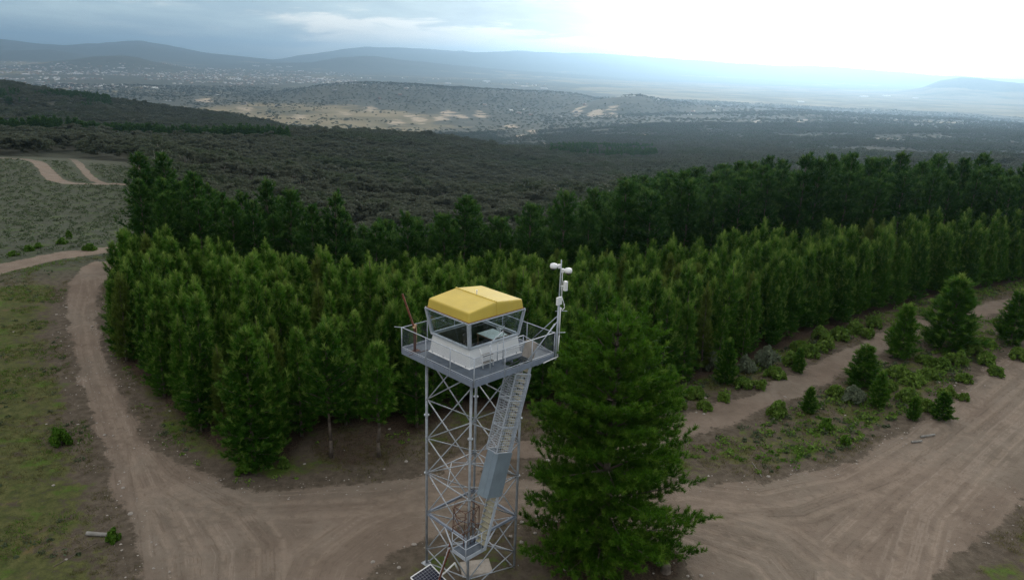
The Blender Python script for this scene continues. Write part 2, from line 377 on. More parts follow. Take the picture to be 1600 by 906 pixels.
def leaf_mat(name, dark, lite, tip, trans=0.35, rough=0.55, odd=None, patch=None):
    """foliage: hue varies from plant to plant and shoot to shoot; 'tone' holds r = shoot variation, g = young growth"""
    mt, n, b, out = base_mat(name)
    oi = n.new('ShaderNodeObjectInfo').outputs['Random']
    at = n.new('ShaderNodeAttribute', attribute_name='tone')
    sp = n.new('ShaderNodeSeparateColor'); n.l.new(at.outputs['Color'], sp.inputs[0])
    f = n.m('ADD', n.m('MULTIPLY', oi, 0.5), n.m('MULTIPLY', sp.outputs[0], 0.5))
    c_ = n.mix(f, dark, lite)
    c_ = n.mix(sp.outputs[1], c_, tip)
    if odd: c_ = n.mix(n.m('MULTIPLY', n.m('GREATER_THAN', oi, 0.94), 0.55), c_, odd)
    if patch: c_ = n.mix(n.m('MULTIPLY', n.step(n.noise(n.new('ShaderNodeNewGeometry').outputs['Position'], 0.011, 4, 0.6), 0.46, 0.6), 0.7), c_, patch)
    n.l.new(c_, b.inputs['Base Color']); b.inputs['Roughness'].default_value = rough
    b.inputs['Specular IOR Level'].default_value = 0.1
    tr = n.new('ShaderNodeBsdfTranslucent'); n.l.new(c_, tr.inputs['Color'])
    mx = n.new('ShaderNodeMixShader'); mx.inputs[0].default_value = trans
    n.l.new(b.outputs[0], mx.inputs[1]); n.l.new(tr.outputs[0], mx.inputs[2]); n.l.new(mx.outputs[0], out.inputs['Surface'])
    return mt

M = {}
M['steel'] = surf('galvanised_steel', (0.36, 0.39, 0.43), 0.5, 0.25, 0.2, 4, (0.2, 0.15, 0.12), 0.45)
M['rail'] = surf('painted_rail', (0.42, 0.46, 0.52), 0.5, 0.1, 0.15, 4)
M['deck'] = surf('deck_plate', (0.085, 0.108, 0.14), 0.65, 0.0, 0.25, 1.6, (0.16, 0.17, 0.18), 0.5, 0.2)
M['fascia'] = surf('blue_grey_paint', (0.2, 0.235, 0.3), 0.55, 0.0, 0.12, 1.5, (0.13, 0.13, 0.14), 0.35)
M['shroud'] = surf('grey_sheet', (0.25, 0.31, 0.37), 0.38, 0.35, 0.1, 1.3, (0.18, 0.2, 0.22), 0.3)
M['white'] = surf('white_paint', (0.76, 0.77, 0.78), 0.5, 0.0, 0.05, 0.8, (0.6, 0.58, 0.53), 0.18, 0.0)
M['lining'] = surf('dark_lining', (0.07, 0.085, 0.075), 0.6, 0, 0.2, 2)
M['plastic'] = surf('white_plastic', (0.78, 0.79, 0.8), 0.4, 0.0, 0.05, 3)
M['yellow'] = surf('yellow_roof_paint', (0.57, 0.425, 0.075), 0.5, 0.0, 0.08, 0.9, (0.48, 0.37, 0.12), 0.35, 0.0)
M['yellow_dirty'] = surf('yellow_tread', (0.32, 0.30, 0.21), 0.6, 0.0, 0.2, 3, (0.24, 0.23, 0.19), 0.4)
M['rust'] = surf('rusty_steel', (0.11, 0.05, 0.035), 0.85, 0.0, 0.4, 7, (0.06, 0.03, 0.025), 0.6, 0.3)
M['rustred'] = surf('rust_red_timber', (0.16, 0.055, 0.03), 0.8, 0.0, 0.35, 5, (0.07, 0.04, 0.03), 0.5, 0.2)
M['rope'] = surf('tan_rope', (0.5, 0.33, 0.2), 0.8)
M['black'] = surf('black_rubber', (0.02, 0.02, 0.022), 0.6, 0, 0.2, 3)
M['dark'] = surf('dark_fabric', (0.035, 0.03, 0.03), 0.8, 0, 0.3, 5)
M['wood'] = surf('brown_timber', (0.19, 0.11, 0.06), 0.6, 0, 0.3, 5)
M['map'] = surf('pale_map_sheet', (0.55, 0.66, 0.64), 0.35, 0, 0.12, 6)
M['concrete'] = surf('concrete', (0.36, 0.32, 0.28), 0.85, 0, 0.2, 2.5, (0.22, 0.19, 0.16), 0.5, 0.3)
M['rock'] = surf('pale_rock', (0.3, 0.27, 0.24), 0.9, 0, 0.3, 4, None, 0, 0.5)
M['bark'] = surf('grey_bark', (0.11, 0.088, 0.07), 0.9, 0, 0.35, 4, (0.09, 0.075, 0.06), 0.5, 0.4)
M['gumbark'] = surf('pale_gum_bark', (0.36, 0.33, 0.29), 0.8, 0, 0.3, 1.5, (0.2, 0.17, 0.14), 0.5)
M['deadwood'] = surf('weathered_wood', (0.22, 0.21, 0.195), 0.85, 0, 0.25, 5, (0.2, 0.18, 0.16), 0.5, 0.3)
M['roofing'] = surf('pale_roofing', (0.7, 0.71, 0.72), 0.5, 0, 0.1, 0.05)
M['shedwall'] = surf('shed_cladding', (0.5, 0.5, 0.5), 0.6, 0, 0.15, 0.05)
M['pine'] = leaf_mat('pine_needles', (0.018, 0.074, 0.006), (0.070, 0.180, 0.013), (0.19, 0.28, 0.055), odd=(0.12, 0.13, 0.03))
M['pinetall'] = leaf_mat('dark_pine_needles', (0.013, 0.056, 0.008), (0.036, 0.105, 0.014), (0.10, 0.17, 0.04))
M['bigpine'] = leaf_mat('old_pine_needles', (0.030, 0.098, 0.006), (0.088, 0.195, 0.012), (0.16, 0.25, 0.035))
M['gum'] = leaf_mat('gum_leaves', (0.064, 0.076, 0.052), (0.102, 0.115, 0.082), (0.115, 0.112, 0.08), 0.5, patch=(0.058, 0.084, 0.04))
M['acacia'] = leaf_mat('yellow_green_leaves', (0.075, 0.15, 0.022), (0.155, 0.245, 0.042), (0.21, 0.29, 0.075))
M['greyleaf'] = leaf_mat('grey_green_leaves', (0.10, 0.13, 0.085), (0.18, 0.215, 0.14), (0.2, 0.24, 0.16))
M['broad'] = leaf_mat('bright_green_leaves', (0.045, 0.11, 0.010), (0.085, 0.18, 0.018), (0.13, 0.22, 0.03))
M['heath'] = leaf_mat('heath_leaves', (0.05, 0.075, 0.035), (0.10, 0.125, 0.07), (0.14, 0.15, 0.10))
M['grass'] = leaf_mat('grass_blades', (0.05, 0.065, 0.016), (0.14, 0.13, 0.05), (0.2, 0.17, 0.08))

def glass_mat():
    mt, n, b, out = base_mat('window_glass'); n.n.remove(b)
    t = n.new('ShaderNodeBsdfTransparent'); t.inputs[0].default_value = (0.90, 0.93, 0.94, 1)
    g_ = n.new('ShaderNodeBsdfGlossy'); g_.inputs['Roughness'].default_value = 0.03; g_.inputs[0].default_value = (0.9, 0.95, 1, 1)
    fr = n.new('ShaderNodeLayerWeight'); fr.inputs[0].default_value = 0.5
    mx = n.new('ShaderNodeMixShader'); n.l.new(n.m('MULTIPLY_ADD', n.m('POWER', fr.outputs['Facing'], 4.0), 0.5, 0.045), mx.inputs[0])
    n.l.new(t.outputs[0], mx.inputs[1]); n.l.new(g_.outputs[0], mx.inputs[2]); n.l.new(mx.outputs[0], out.inputs['Surface'])
    return mt
M['glass'] = glass_mat()

def solar_mat():
    mt, n, b, out = base_mat('solar_cells')
    tco = n.new('ShaderNodeTexCoord').outputs['Object']; s_ = n.new('ShaderNodeSeparateXYZ'); n.l.new(tco, s_.inputs[0])
    ln = 0.0
    for ax, pitch in ((0, 0.156), (1, 0.156)):
        fr = n.m('ABSOLUTE', n.m('SUBTRACT', n.m('FRACT', n.m('DIVIDE', s_.outputs[ax], pitch)), 0.5))
        ln = n.m('MAXIMUM', n.step(fr, 0.455, 0.48), ln)
    n.l.new(n.mix(ln, (0.012, 0.014, 0.03), (0.3, 0.32, 0.36)), b.inputs['Base Color'])
    b.inputs['Roughness'].default_value = 0.15
    return mt
M['solar'] = solar_mat()

def town_mat():
    mt, n, b, out = base_mat('town_roofs')
    at = n.new('ShaderNodeAttribute', attribute_name='tone'); n.l.new(at.outputs['Color'], b.inputs['Base Color'])
    b.inputs['Roughness'].default_value = 0.6
    return mt
M['town'] = town_mat()

def ground_mat():
    mt, n, b, out = base_mat('ground_surface')
    P = n.new('ShaderNodeNewGeometry').outputs['Position']
    A = n.new('ShaderNodeAttribute', attribute_name='cover'); sa = n.new('ShaderNodeSeparateColor'); n.l.new(A.outputs['Color'], sa.inputs[0])
    B = n.new('ShaderNodeAttribute', attribute_name='land'); sb = n.new('ShaderNodeSeparateColor'); n.l.new(B.outputs['Color'], sb.inputs[0])
    road, grass, litter, rut = sa.outputs[0], sa.outputs[1], sa.outputs[2], A.outputs['Alpha']
    forest, field, pale, heath = sb.outputs[0], sb.outputs[1], sb.outputs[2], B.outputs['Alpha']
    f1 = n.noise(P, 0.35, 6, 0.6); f2 = n.noise(P, 1.7, 6, 0.65); f3 = n.noise(P, 9.0, 5, 0.7); f4 = n.noise(P, 0.09, 4, 0.55)
    # dry earth with stones and leaf scraps
    soil = n.mix(n.step(f2, 0.3, 0.7), (0.07, 0.056, 0.042), (0.125, 0.102, 0.078))
    soil = n.mix(n.m('MULTIPLY', n.step(f3, 0.60, 0.72), 0.6), soil, (0.22, 0.19, 0.16))
    soil = n.mix(n.m('MULTIPLY', n.step(f3, 0.42, 0.30), 0.6), soil, (0.045, 0.036, 0.026))
    # grass: olive with yellow and fresh green patches
    gr = n.mix(n.step(f2, 0.3, 0.7), (0.046, 0.058, 0.018), (0.105, 0.106, 0.040))
    gr = n.mix(n.m('MULTIPLY', n.step(f1, 0.55, 0.66), 0.85), gr, (0.068, 0.115, 0.018))
    gr = n.mix(n.m('MULTIPLY', n.step(f1, 0.43, 0.34), 0.8), gr, (0.13, 0.095, 0.045))
    gr = n.mix(n.m('MULTIPLY', n.step(f3, 0.46, 0.36), 0.5), gr, (0.03, 0.035, 0.015))
    gm = n.step(n.m('ADD', grass, n.m('MULTIPLY', n.m('SUBTRACT', n.m('ADD', n.m('MULTIPLY', f2, 0.6), n.m('MULTIPLY', f1, 0.6)), 0.6), 2.2)), 0.35, 0.65)
    c_ = n.mix(gm, soil, gr)
    # pine litter
    li = n.mix(n.step(f3, 0.35, 0.65), (0.03, 0.022, 0.016), (0.085, 0.06, 0.042))
    lm = n.step(n.m('ADD', litter, n.m('MULTIPLY', n.m('SUBTRACT', f2, 0.5), 0.9)), 0.35, 0.65)
    c_ = n.mix(lm, c_, li)
    # worn road earth
    rd = n.mix(n.step(f1, 0.3, 0.7), (0.152, 0.118, 0.093), (0.208, 0.164, 0.131))
    rd = n.mix(n.m('MULTIPLY', n.step(f4, 0.45, 0.62), 0.8), rd, n.mix(n.step(f1, 0.3, 0.7), (0.155, 0.128, 0.102), (0.21, 0.175, 0.142)))
    rd = n.mix(n.m('MULTIPLY', n.step(f2, 0.5, 0.7), 0.45), rd, (0.125, 0.092, 0.07))
    rd = n.mix(n.m('MULTIPLY', n.step(f3, 0.62, 0.74), 0.4), rd, (0.28, 0.23, 0.185))
    rd = n.mix(n.m('MULTIPLY', n.m('MULTIPLY', rut, n.step(f2, 0.35, 0.6)), 0.6), rd, (0.27, 0.215, 0.17))
    wa = n.new('ShaderNodeAttribute', attribute_name='way'); sw = n.new('ShaderNodeSeparateColor'); n.l.new(wa.outputs['Color'], sw.inputs[0])
    cw_ = n.new('ShaderNodeCombineXYZ'); n.put(cw_.inputs[0], n.m('MULTIPLY', sw.outputs[0], 1.0)); n.put(cw_.inputs[1], n.m('ADD', sw.outputs[1], n.m('MULTIPLY', f1, 0.9)))
    st1 = n.noise(cw_.outputs[0], 2.6, 3, 0.7)
    fade = n.m('MULTIPLY', n.step(sw.outputs[0], 4.5, 1.0), n.step(f2, 0.3, 0.55))
    rd = n.mix(n.m('MULTIPLY', n.m('MULTIPLY', fade, n.step(st1, 0.54, 0.64)), 0.5), rd, (0.29, 0.235, 0.19))
    rd = n.mix(n.m('MULTIPLY', n.m('MULTIPLY', fade, n.step(st1, 0.46, 0.36)), 0.5), rd, (0.11, 0.082, 0.062))
    rm = n.step(n.m('ADD', road, n.m('MULTIPLY', n.m('SUBTRACT', n.m('ADD', n.m('MULTIPLY', f2, 0.65), n.m('MULTIPLY', f3, 0.35)), 0.5), 1.7)), 0.36, 0.64)
    c_ = n.mix(rm, c_, rd)
    # grey-green cleared slope with slash
    he = n.mix(n.step(f2, 0.35, 0.65), (0.034, 0.042, 0.026), (0.07, 0.075, 0.054))
    he = n.mix(n.m('MULTIPLY', n.step(n.noise(n.scale(P, (0.4, 1.6, 1)), 0.8, 5, 0.7), 0.58, 0.7), 0.7), he, (0.125, 0.12, 0.105))
    he = n.mix(n.m('MULTIPLY', n.step(f1, 0.5, 0.65), 0.7), he, (0.06, 0.085, 0.03))
    c_ = n.mix(n.m('MULTIPLY', heath, n.m('SUBTRACT', 1.0, rm)), c_, he)
    # far country: woodland, dry paddocks, pale bare banks
    g1_ = n.noise(P, 0.012, 6, 0.65); g2_ = n.noise(P, 0.0022, 6, 0.6); g3_ = n.noise(P, 0.0006, 5, 0.6)
    wood = n.mix(n.step(g1_, 0.35, 0.65), (0.06, 0.066, 0.05), (0.09, 0.092, 0.072))
    pad = n.mix(n.step(g2_, 0.35, 0.65), (0.115, 0.105, 0.06), (0.25, 0.205, 0.12))
    pad = n.mix(n.m('MULTIPLY', n.step(g1_, 0.58, 0.7), 0.7), pad, (0.05, 0.055, 0.03))
    far = n.mix(n.step(n.m('ADD', field, n.m('MULTIPLY', n.m('SUBTRACT', n.m('ADD', n.m('MULTIPLY', g2_, 0.6), n.m('MULTIPLY', g1_, 0.4)), 0.5), 1.3)), 0.42, 0.58), wood, pad)
    far = n.mix(n.step(n.m('ADD', pale, n.m('MULTIPLY', n.m('SUBTRACT', g1_, 0.5), 1.2)), 0.5, 0.7), far, (0.42, 0.34, 0.25))
    c_ = n.mix(forest, c_, far)
    n.l.new(c_, b.inputs['Base Color']); b.inputs['Roughness'].default_value = 0.95; b.inputs['Specular IOR Level'].default_value = 0.1
    bp = n.new('ShaderNodeBump'); bp.inputs['Strength'].default_value = 0.9; bp.inputs['Distance'].default_value = 0.12
    n.l.new(n.m('ADD', n.m('MULTIPLY', f3, 0.5), f2), bp.inputs['Height']); n.l.new(bp.outputs[0], b.inputs['Normal'])
    return mt
M['ground'] = ground_mat()


# ------------------------------------------------------------------ terrain: one sheet out to the horizon, split by what it is
az_deg = np.concatenate([np.arange(-180, -44, 4.0), np.arange(-44, 44.01, 0.16), np.arange(48, 180, 4.0)])
rr = [6.0]
while rr[-1] < 39500:
    r_ = rr[-1]; k = 0.006 if r_ < 160 else (0.010 if r_ < 4000 else 0.014)
    rr.append(r_ * (1 + k) + (0.02 if r_ < 40 else 0))
rr = np.array(rr); na, nr = len(az_deg), len(rr)
aa = np.radians(az_deg)
X = rr[:, None] * np.sin(aa)[None]; Y = rr[:, None] * np.cos(aa)[None]
Z = height(X, Y)
RR = np.hypot(X, Y); AD = np.degrees(np.arctan2(X, Y))
way = np.zeros((nr, na, 4)); cover = np.zeros((nr, na, 4)); land = np.zeros((nr, na, 4)); cat = np.zeros((nr, na), int)
near = RR < 460
x_, y_ = X[near], Y[near]
dA = sdist(x_, y_, ROAD); dB = 1.35 - seg_dist(x_, y_, TRACK_B); dC = 2.2 - seg_dist(x_, y_, ROAD_C)
dD = np.maximum(2.3 - seg_dist(x_, y_, ROAD_D), 1.4 - seg_dist(x_, y_, ROAD_E))
wob = (fbm(x_ / 2.2, y_ / 2.2, 77, 3) - 0.5) * 1.4
dmax = np.maximum.reduce([dA, dB, dC, dD])
road = sstep(dmax + wob, -0.9, 0.9)
rutd = np.full(x_.shape, 1e9)
for k, t_ in enumerate(RUTS):
    d_ = seg_dist(x_ + 0.6 * (vnoise(x_ / 5, y_ / 5, 300 + k) - 0.5), y_, t_)
    rutd = np.minimum(rutd, np.minimum(np.abs(d_ - 0.75), d_ + 0.25))
rut = sstep(-rutd, -0.42, -0.05)
Z[near] -= 0.07 * rut * sstep(dA, 0, 1.0) * (vnoise(x_ / 3, y_ / 3, 88) > 0.3)
wayd = np.full(x_.shape, 1e9); wayk = np.zeros(x_.shape)
for k, t_ in enumerate(RUTS):
    d_ = seg_dist(x_, y_, t_); b_ = d_ < wayd; wayd = np.where(b_, d_, wayd); wayk = np.where(b_, k * 3.7, wayk)
dY = sdist(x_, y_, YOUNG); ra = np.hypot(x_, y_); aD = np.degrees(np.arctan2(x_, y_))
litter = np.maximum(sstep(dY, -2.0, 1.5), ((ra > young_back(aD)) & (ra < tall_back(aD)) & (aD > -28)) * 1.0)
litter = np.maximum(litter, sstep(-np.hypot(x_ - 6, y_ - 36.5), -5.2, -3.2) * 0.8)
litter = np.maximum(litter, sstep(-np.hypot(x_ + 10.5, y_ - 48.6), -5.0, -3.0) * 0.55)
left = (aD < -18) & (ra < 100)
grass = 0.42 + 0.25 * (fbm(x_ / 9, y_ / 9, 41, 3) - 0.5)
grass = np.where(left, grass + 0.30 * sstep(-dA, 0.4, 5), grass)
grass = np.where(x_ > 8, grass + 0.10, grass)
grass = np.where(np.hypot(x_ + 1.6, y_ - 35) < 7, 0.38, grass)
grass = grass - 0.5 * sstep(dmax, -2.2, -0.2)
heath = sstep(ra, 96, 112) * (aD < -27.0) * 1.0
cover[near] = np.stack([road, grass, litter, rut * sstep(dA, 0, 1.0)], 1)
way[near] = np.stack([np.minimum(wayd, 30), wayk, np.zeros_like(wayd), np.ones_like(wayd)], 1)
ct = np.zeros(x_.shape, int); ct[dA > 0] = 1; ct[(dB > 0) & (dA <= 0)] = 2; ct[(dC > 0) & (dA <= 0)] = 3; ct[dD > 0] = 4
cat[near] = ct
land[near, 3] = np.where(dmax > 0.4, heath * 0.3, heath)
# far land cover
fo = sstep(RR, 300, 400); fo = np.maximum(fo, sstep(RR, 112, 135) * (AD > -26.5))
land[..., 0] = fo
field = np.zeros_like(RR)
big = fbm(X / 1300, Y / 1300, 201, 4); mid = fbm(X / 420, Y / 420, 211, 4)
wl = 1 - sstep(AD, 0, 9); plain = sstep(RR, 2500, 3000) * wl + sstep(RR, 4300, 4700) * (1 - wl)
field = np.clip(plain * (0.22 + 0.9 * (big - 0.38)), 0, 1)
gold = np.exp(-((AD + 9.5) / 8) ** 2) * np.exp(-((np.log(RR) - math.log(3500)) / 0.26) ** 2)
field = np.clip(field + 0.38 * gold, 0, 1)
band = np.exp(-((np.log(RR) - math.log(3850)) / 0.07) ** 2) * sstep(AD, 12, 16)
field = np.clip(field + 0.45 * band + 0.55 * sstep(RR, 6500, 8000) * sstep(AD, 2, 11) * (1 - sstep(RR, 13000, 16000)), 0, 1)
l5 = np.exp(-((RR - 5200) / 800) ** 2) * np.exp(-((AD + 6) / 9) ** 2); field = field * (1 - 0.92 * np.clip(l5 * 1.6, 0, 1))
field = field * (1 - 0.7 * sstep(Z, -190, -90) * (RR > 6000))
land[..., 1] = field
pale = np.zeros_like(RR); PALE = []
for q in ((1150, 215), (1110, 207), (1375, 216), (1395, 221), (830, 205), (800, 198), (865, 232), (845, 226), (815, 215), (905, 172), (930, 180), (790, 217), (960, 175), (1010, 213), (1250, 188), (1180, 190), (620, 192), (655, 188), (690, 186), (720, 183), (640, 181), (750, 181), (700, 178), (320, 158), (380, 170), (540, 178), (580, 170), (470, 182)):
    p = pick(*q); w = 0.016 * math.hypot(p[0], p[1])
    er = math.atan2(p[0], p[1]); PALE.append((p[0], p[1], w, er))
    u_ = (X - p[0]) * math.cos(er) - (Y - p[1]) * math.sin(er); v_ = (X - p[0]) * math.sin(er) + (Y - p[1]) * math.cos(er)
    pale = np.maximum(pale, np.exp(-(u_ / (w * 1.3)) ** 2 - (v_ / (w * 6)) ** 2) * 0.66)
land[..., 2] = pale

Vt = np.stack([X, Y, Z], -1).reshape(-1, 3)
ii, jj = np.meshgrid(np.arange(nr - 1), np.arange(na), indexing='ij')
j2 = (jj + 1) % na
Q = np.stack([ii * na + jj, (ii + 1) * na + jj, (ii + 1) * na + j2, ii * na + j2], -1).reshape(-1, 4)[:, ::-1]
qc = cat.reshape(-1)[Q[:, 0]]; qr = RR.reshape(-1)[Q[:, 0]]
lab = np.where(qc > 0, qc, np.where(qr < 150, 0, np.where(qr < 2700, 5, np.where(qr < 11000, 6, 7))))
COV, LAND, WAY = cover.reshape(-1, 4), land.reshape(-1, 4), way.reshape(-1, 4)
centre_fan = None
for k, nm in enumerate(('ground', 'dirt_road', 'forest_track', 'side_road', 'slope_road', 'hills', 'valley_plain', 'mountains')):
    q = Q[lab == k]
    if not len(q): continue
    u, inv = np.unique(q, return_inverse=True); V_ = Vt[u]; q = inv.reshape(-1, 4); tr = None
    cv, lv, wv = COV[u], LAND[u], WAY[u]
    if k == 0:   # close the small hole under the drone
        ring = np.where(np.hypot(V_[:, 0], V_[:, 1]) < 6.01)[0]; ring = ring[np.argsort(np.arctan2(V_[ring, 0], V_[ring, 1]))]
        V_ = np.vstack([V_, [[0, 0, 0]]]); cv = np.vstack([cv, cv[-1:]]); lv = np.vstack([lv, lv[-1:]]); lv[-1] = 0; wv = np.vstack([wv, wv[-1:]])
        tr = np.array([(len(V_) - 1, ring[(i + 1) % len(ring)], ring[i]) for i in range(len(ring))])
    o = obj(nm, mesh_np(nm, V_, tr, q, {'cover': cv, 'land': lv, 'way': wv}, smooth=True), M['ground']); props(o, kind='structure')
del X, Y, Z, cover, land


# ------------------------------------------------------------------ foliage builders (numpy)
def unit(v): return v / (np.linalg.norm(v, axis=-1, keepdims=True) + 1e-9)

def blades(P, D, L, n, spread, width, tone, tipv, along=0.7):
    """n needle blades round every shoot: P start, D direction, L shoot length"""
    k = len(P); P = np.repeat(P, n, 0); D = np.repeat(D, n, 0); L = np.repeat(L, n)[:, None]
    s_ = P + D * L * rng.random((k * n, 1)) * along
    d_ = unit(D + spread * unit(rng.normal(size=(k * n, 3))))
    ln = L * (0.55 + 0.35 * rng.random((k * n, 1)))
    w_ = unit(np.cross(d_, rng.normal(size=(k * n, 3)))) * width
    V_ = np.stack([s_ - w_, s_ + w_, s_ + d_ * ln], 1).reshape(-1, 3)
    t = np.zeros((k * n, 3, 4)); t[..., 0] = (np.repeat(tone, n)[:, None]); t[..., 1] = np.repeat(tipv, n)[:, None]; t[..., 3] = 1
    return V_, t.reshape(-1, 4)

def tri_mesh(name, parts):
    V_ = np.concatenate([p[0] for p in parts]); t = np.concatenate([p[1] for p in parts])
    return mesh_np(name, V_, np.arange(len(V_)).reshape(-1, 3), None, {'tone': t})

def cards(P, Nn, size, asp=1.6):
    """leaf cards: quads at P facing Nn"""
    n = len(P); a = unit(np.cross(Nn, rng.normal(size=(n, 3)))); b = unit(np.cross(Nn, a))
    sz = size * (0.6 + 0.8 * rng.random((n, 1)))
    a = a * sz * asp; b = b * sz
    return np.stack([P - a, P - b * 0.9, P + a, P + b * 0.9], 1).reshape(-1, 3)

def pine_crown(H, z0, R, whorl, nb, tuft, nblade, width, el0=8, el1=58, prof=0.85, leader=0.9, dens=1.0, droop=0.0, rag=0.2, candle=0.0):
    """crown of a conifer from z0 to H with largest radius R; returns (mesh parts, wood segments)"""
    Ps, Ds, Ls, To, Ti, wood, ends = [], [], [], [], [], [], []
    z = z0
    while z < H - leader * 0.5:
        s_ = (z - z0) / (H - z0)
        rad = R * (1 - s_) ** prof * min(1.0, 0.62 + 2.2 * s_) + 0.12
        a0 = rng.random() * 6.28
        for b in range(nb):
            a = a0 + b * 2 * math.pi / nb + rng.normal() * 0.25
            L = rad * (1 + rag * rng.normal()) 
            if L < 0.1: continue
            el_ = math.radians(el0 + (el1 - el0) * s_ ** 1.3 + rng.normal() * 7)
            hd = np.array([math.cos(a), math.sin(a), 0.0]); side = np.array([-hd[1], hd[0], 0])
            nt = max(2, int(L * dens / tuft * 2.2)); t = (0.18 + 0.82 * (np.arange(nt) + rng.random(nt)) / nt)
            zz = z + rng.normal() * whorl * 0.3
            cx = hd[None] * (t * L * math.cos(el_))[:, None]
            cz = zz + L * (t * math.sin(el_) + 0.22 * t ** 2.2 - droop * np.sin(t * 2.4))
            spread = (1 - t) * 0.9 + 0.25
            off = rng.uniform(-1, 1, nt) * spread * min(0.42 * L, 0.75)
            p = cx + side[None] * off[:, None]; p[:, 2] = cz + rng.normal(size=nt) * 0.05
            d = unit(hd[None] * 0.75 + side[None] * np.sign(off)[:, None] * 0.45 + np.array([0, 0, 0.45 + 0.55 * s_])[None] + rng.normal(size=(nt, 3)) * 0.25)
            if s_ > 0.3 and rng.random() < 0.75: ends.append(hd * L * math.cos(el_) * 0.96 + np.array([0, 0, zz + L * (math.sin(el_) + 0.2 - droop * .67)]))
            Ps.append(p); Ds.append(d); Ls.append(tuft * (0.75 + 0.5 * rng.random(nt)))
            To.append(np.clip(0.5 + 0.25 * rng.normal(size=nt), 0, 1)); Ti.append((t > 0.88) * rng.random(nt) * 0.7)
            wood.append(((0, 0, zz), tuple(p_ for p_ in (hd * L * 0.9 * math.cos(el_) + np.array([0, 0, zz + L * 0.9 * (math.sin(el_) + 0.18 - droop * 0.7)]))), 0.012 + 0.012 * L))
        z += whorl * (0.8 + 0.4 * rng.random())
    if candle:
        k_ = len(ends); E_ = np.array(ends)
        Ps.append(E_); Ds.append(unit(np.array([[0, 0, 1.0]]) + rng.normal(size=(k_, 3)) * 0.15)); Ls.append(candle * (0.6 + 0.7 * rng.random(k_))); To.append(np.clip(0.6 + 0.3 * rng.normal(size=k_), 0, 1)); Ti.append(rng.random(k_) ** 1.5 * 0.9)
    # leader and the upright shoots round it
    nl = 16; p = np.stack([rng.normal(size=nl) * 0.03, rng.normal(size=nl) * 0.03, H - leader * np.linspace(1, 0.12, nl)], 1)
    Ps.append(p); Ds.append(unit(np.array([[0, 0, 1.0]]) + rng.normal(size=(nl, 3)) * 0.12)); Ls.append(np.full(nl, tuft * 1.1)); To.append(np.full(nl, 0.7)); Ti.append(np.linspace(0.5, 1, nl))
    return blades(np.concatenate(Ps), np.concatenate(Ds), np.concatenate(Ls), nblade, 0.75, width, np.concatenate(To), np.concatenate(Ti)), wood

def trunk_mesh(name, H, r, wood=(), wobble=0.03, keep=1.0, top=0.15):
    b = MB(); n = 7; pts = [Vector((random.gauss(0, wobble) * (k > 0), random.gauss(0, wobble) * (k > 0), H * k / n)) for k in range(n + 1)]
    for k in range(n):
        f0, f1 = 1 - (1 - top) * k / n, 1 - (1 - top) * (k + 1) / n
        b.tube(pts[k], pts[k + 1], r * f0 * (1.25 if k == 0 else 1), 8, r * f1)
    for p, q, w in wood:
        if random.random() < keep: b.tube(p, q, w, 4, w * 0.3)
    me = bpy.data.meshes.new(name); me.from_pydata([tuple(v) for v in b.v], [], b.f); me.update()
    me.polygons.foreach_set('use_smooth', [True] * len(me.polygons))
    return me

def tree(name, label, cat, crown, trunk, leafm, barkm, loc=(0, 0, 0), rz=0.0, sc=1.0, group=None):
    r = empty(name, label, cat, loc, rz, group); r.scale = (sc, sc, sc)
    obj('trunk', trunk, barkm, r); obj('crown', crown, leafm, r)
    return r

def scatter_ok(pts, dmin):
    keep = []; grid = {}
    for i, (x, y) in enumerate(pts):
        k = (int(x // dmin), int(y // dmin)); ok = True
        for a in (-1, 0, 1):
            for b in (-1, 0, 1):
                for j in grid.get((k[0] + a, k[1] + b), ()):
                    if (pts[j][0] - x) ** 2 + (pts[j][1] - y) ** 2 < dmin * dmin: ok = False
        if ok: grid.setdefault(k, []).append(i); keep.append(i)
    return pts[keep]

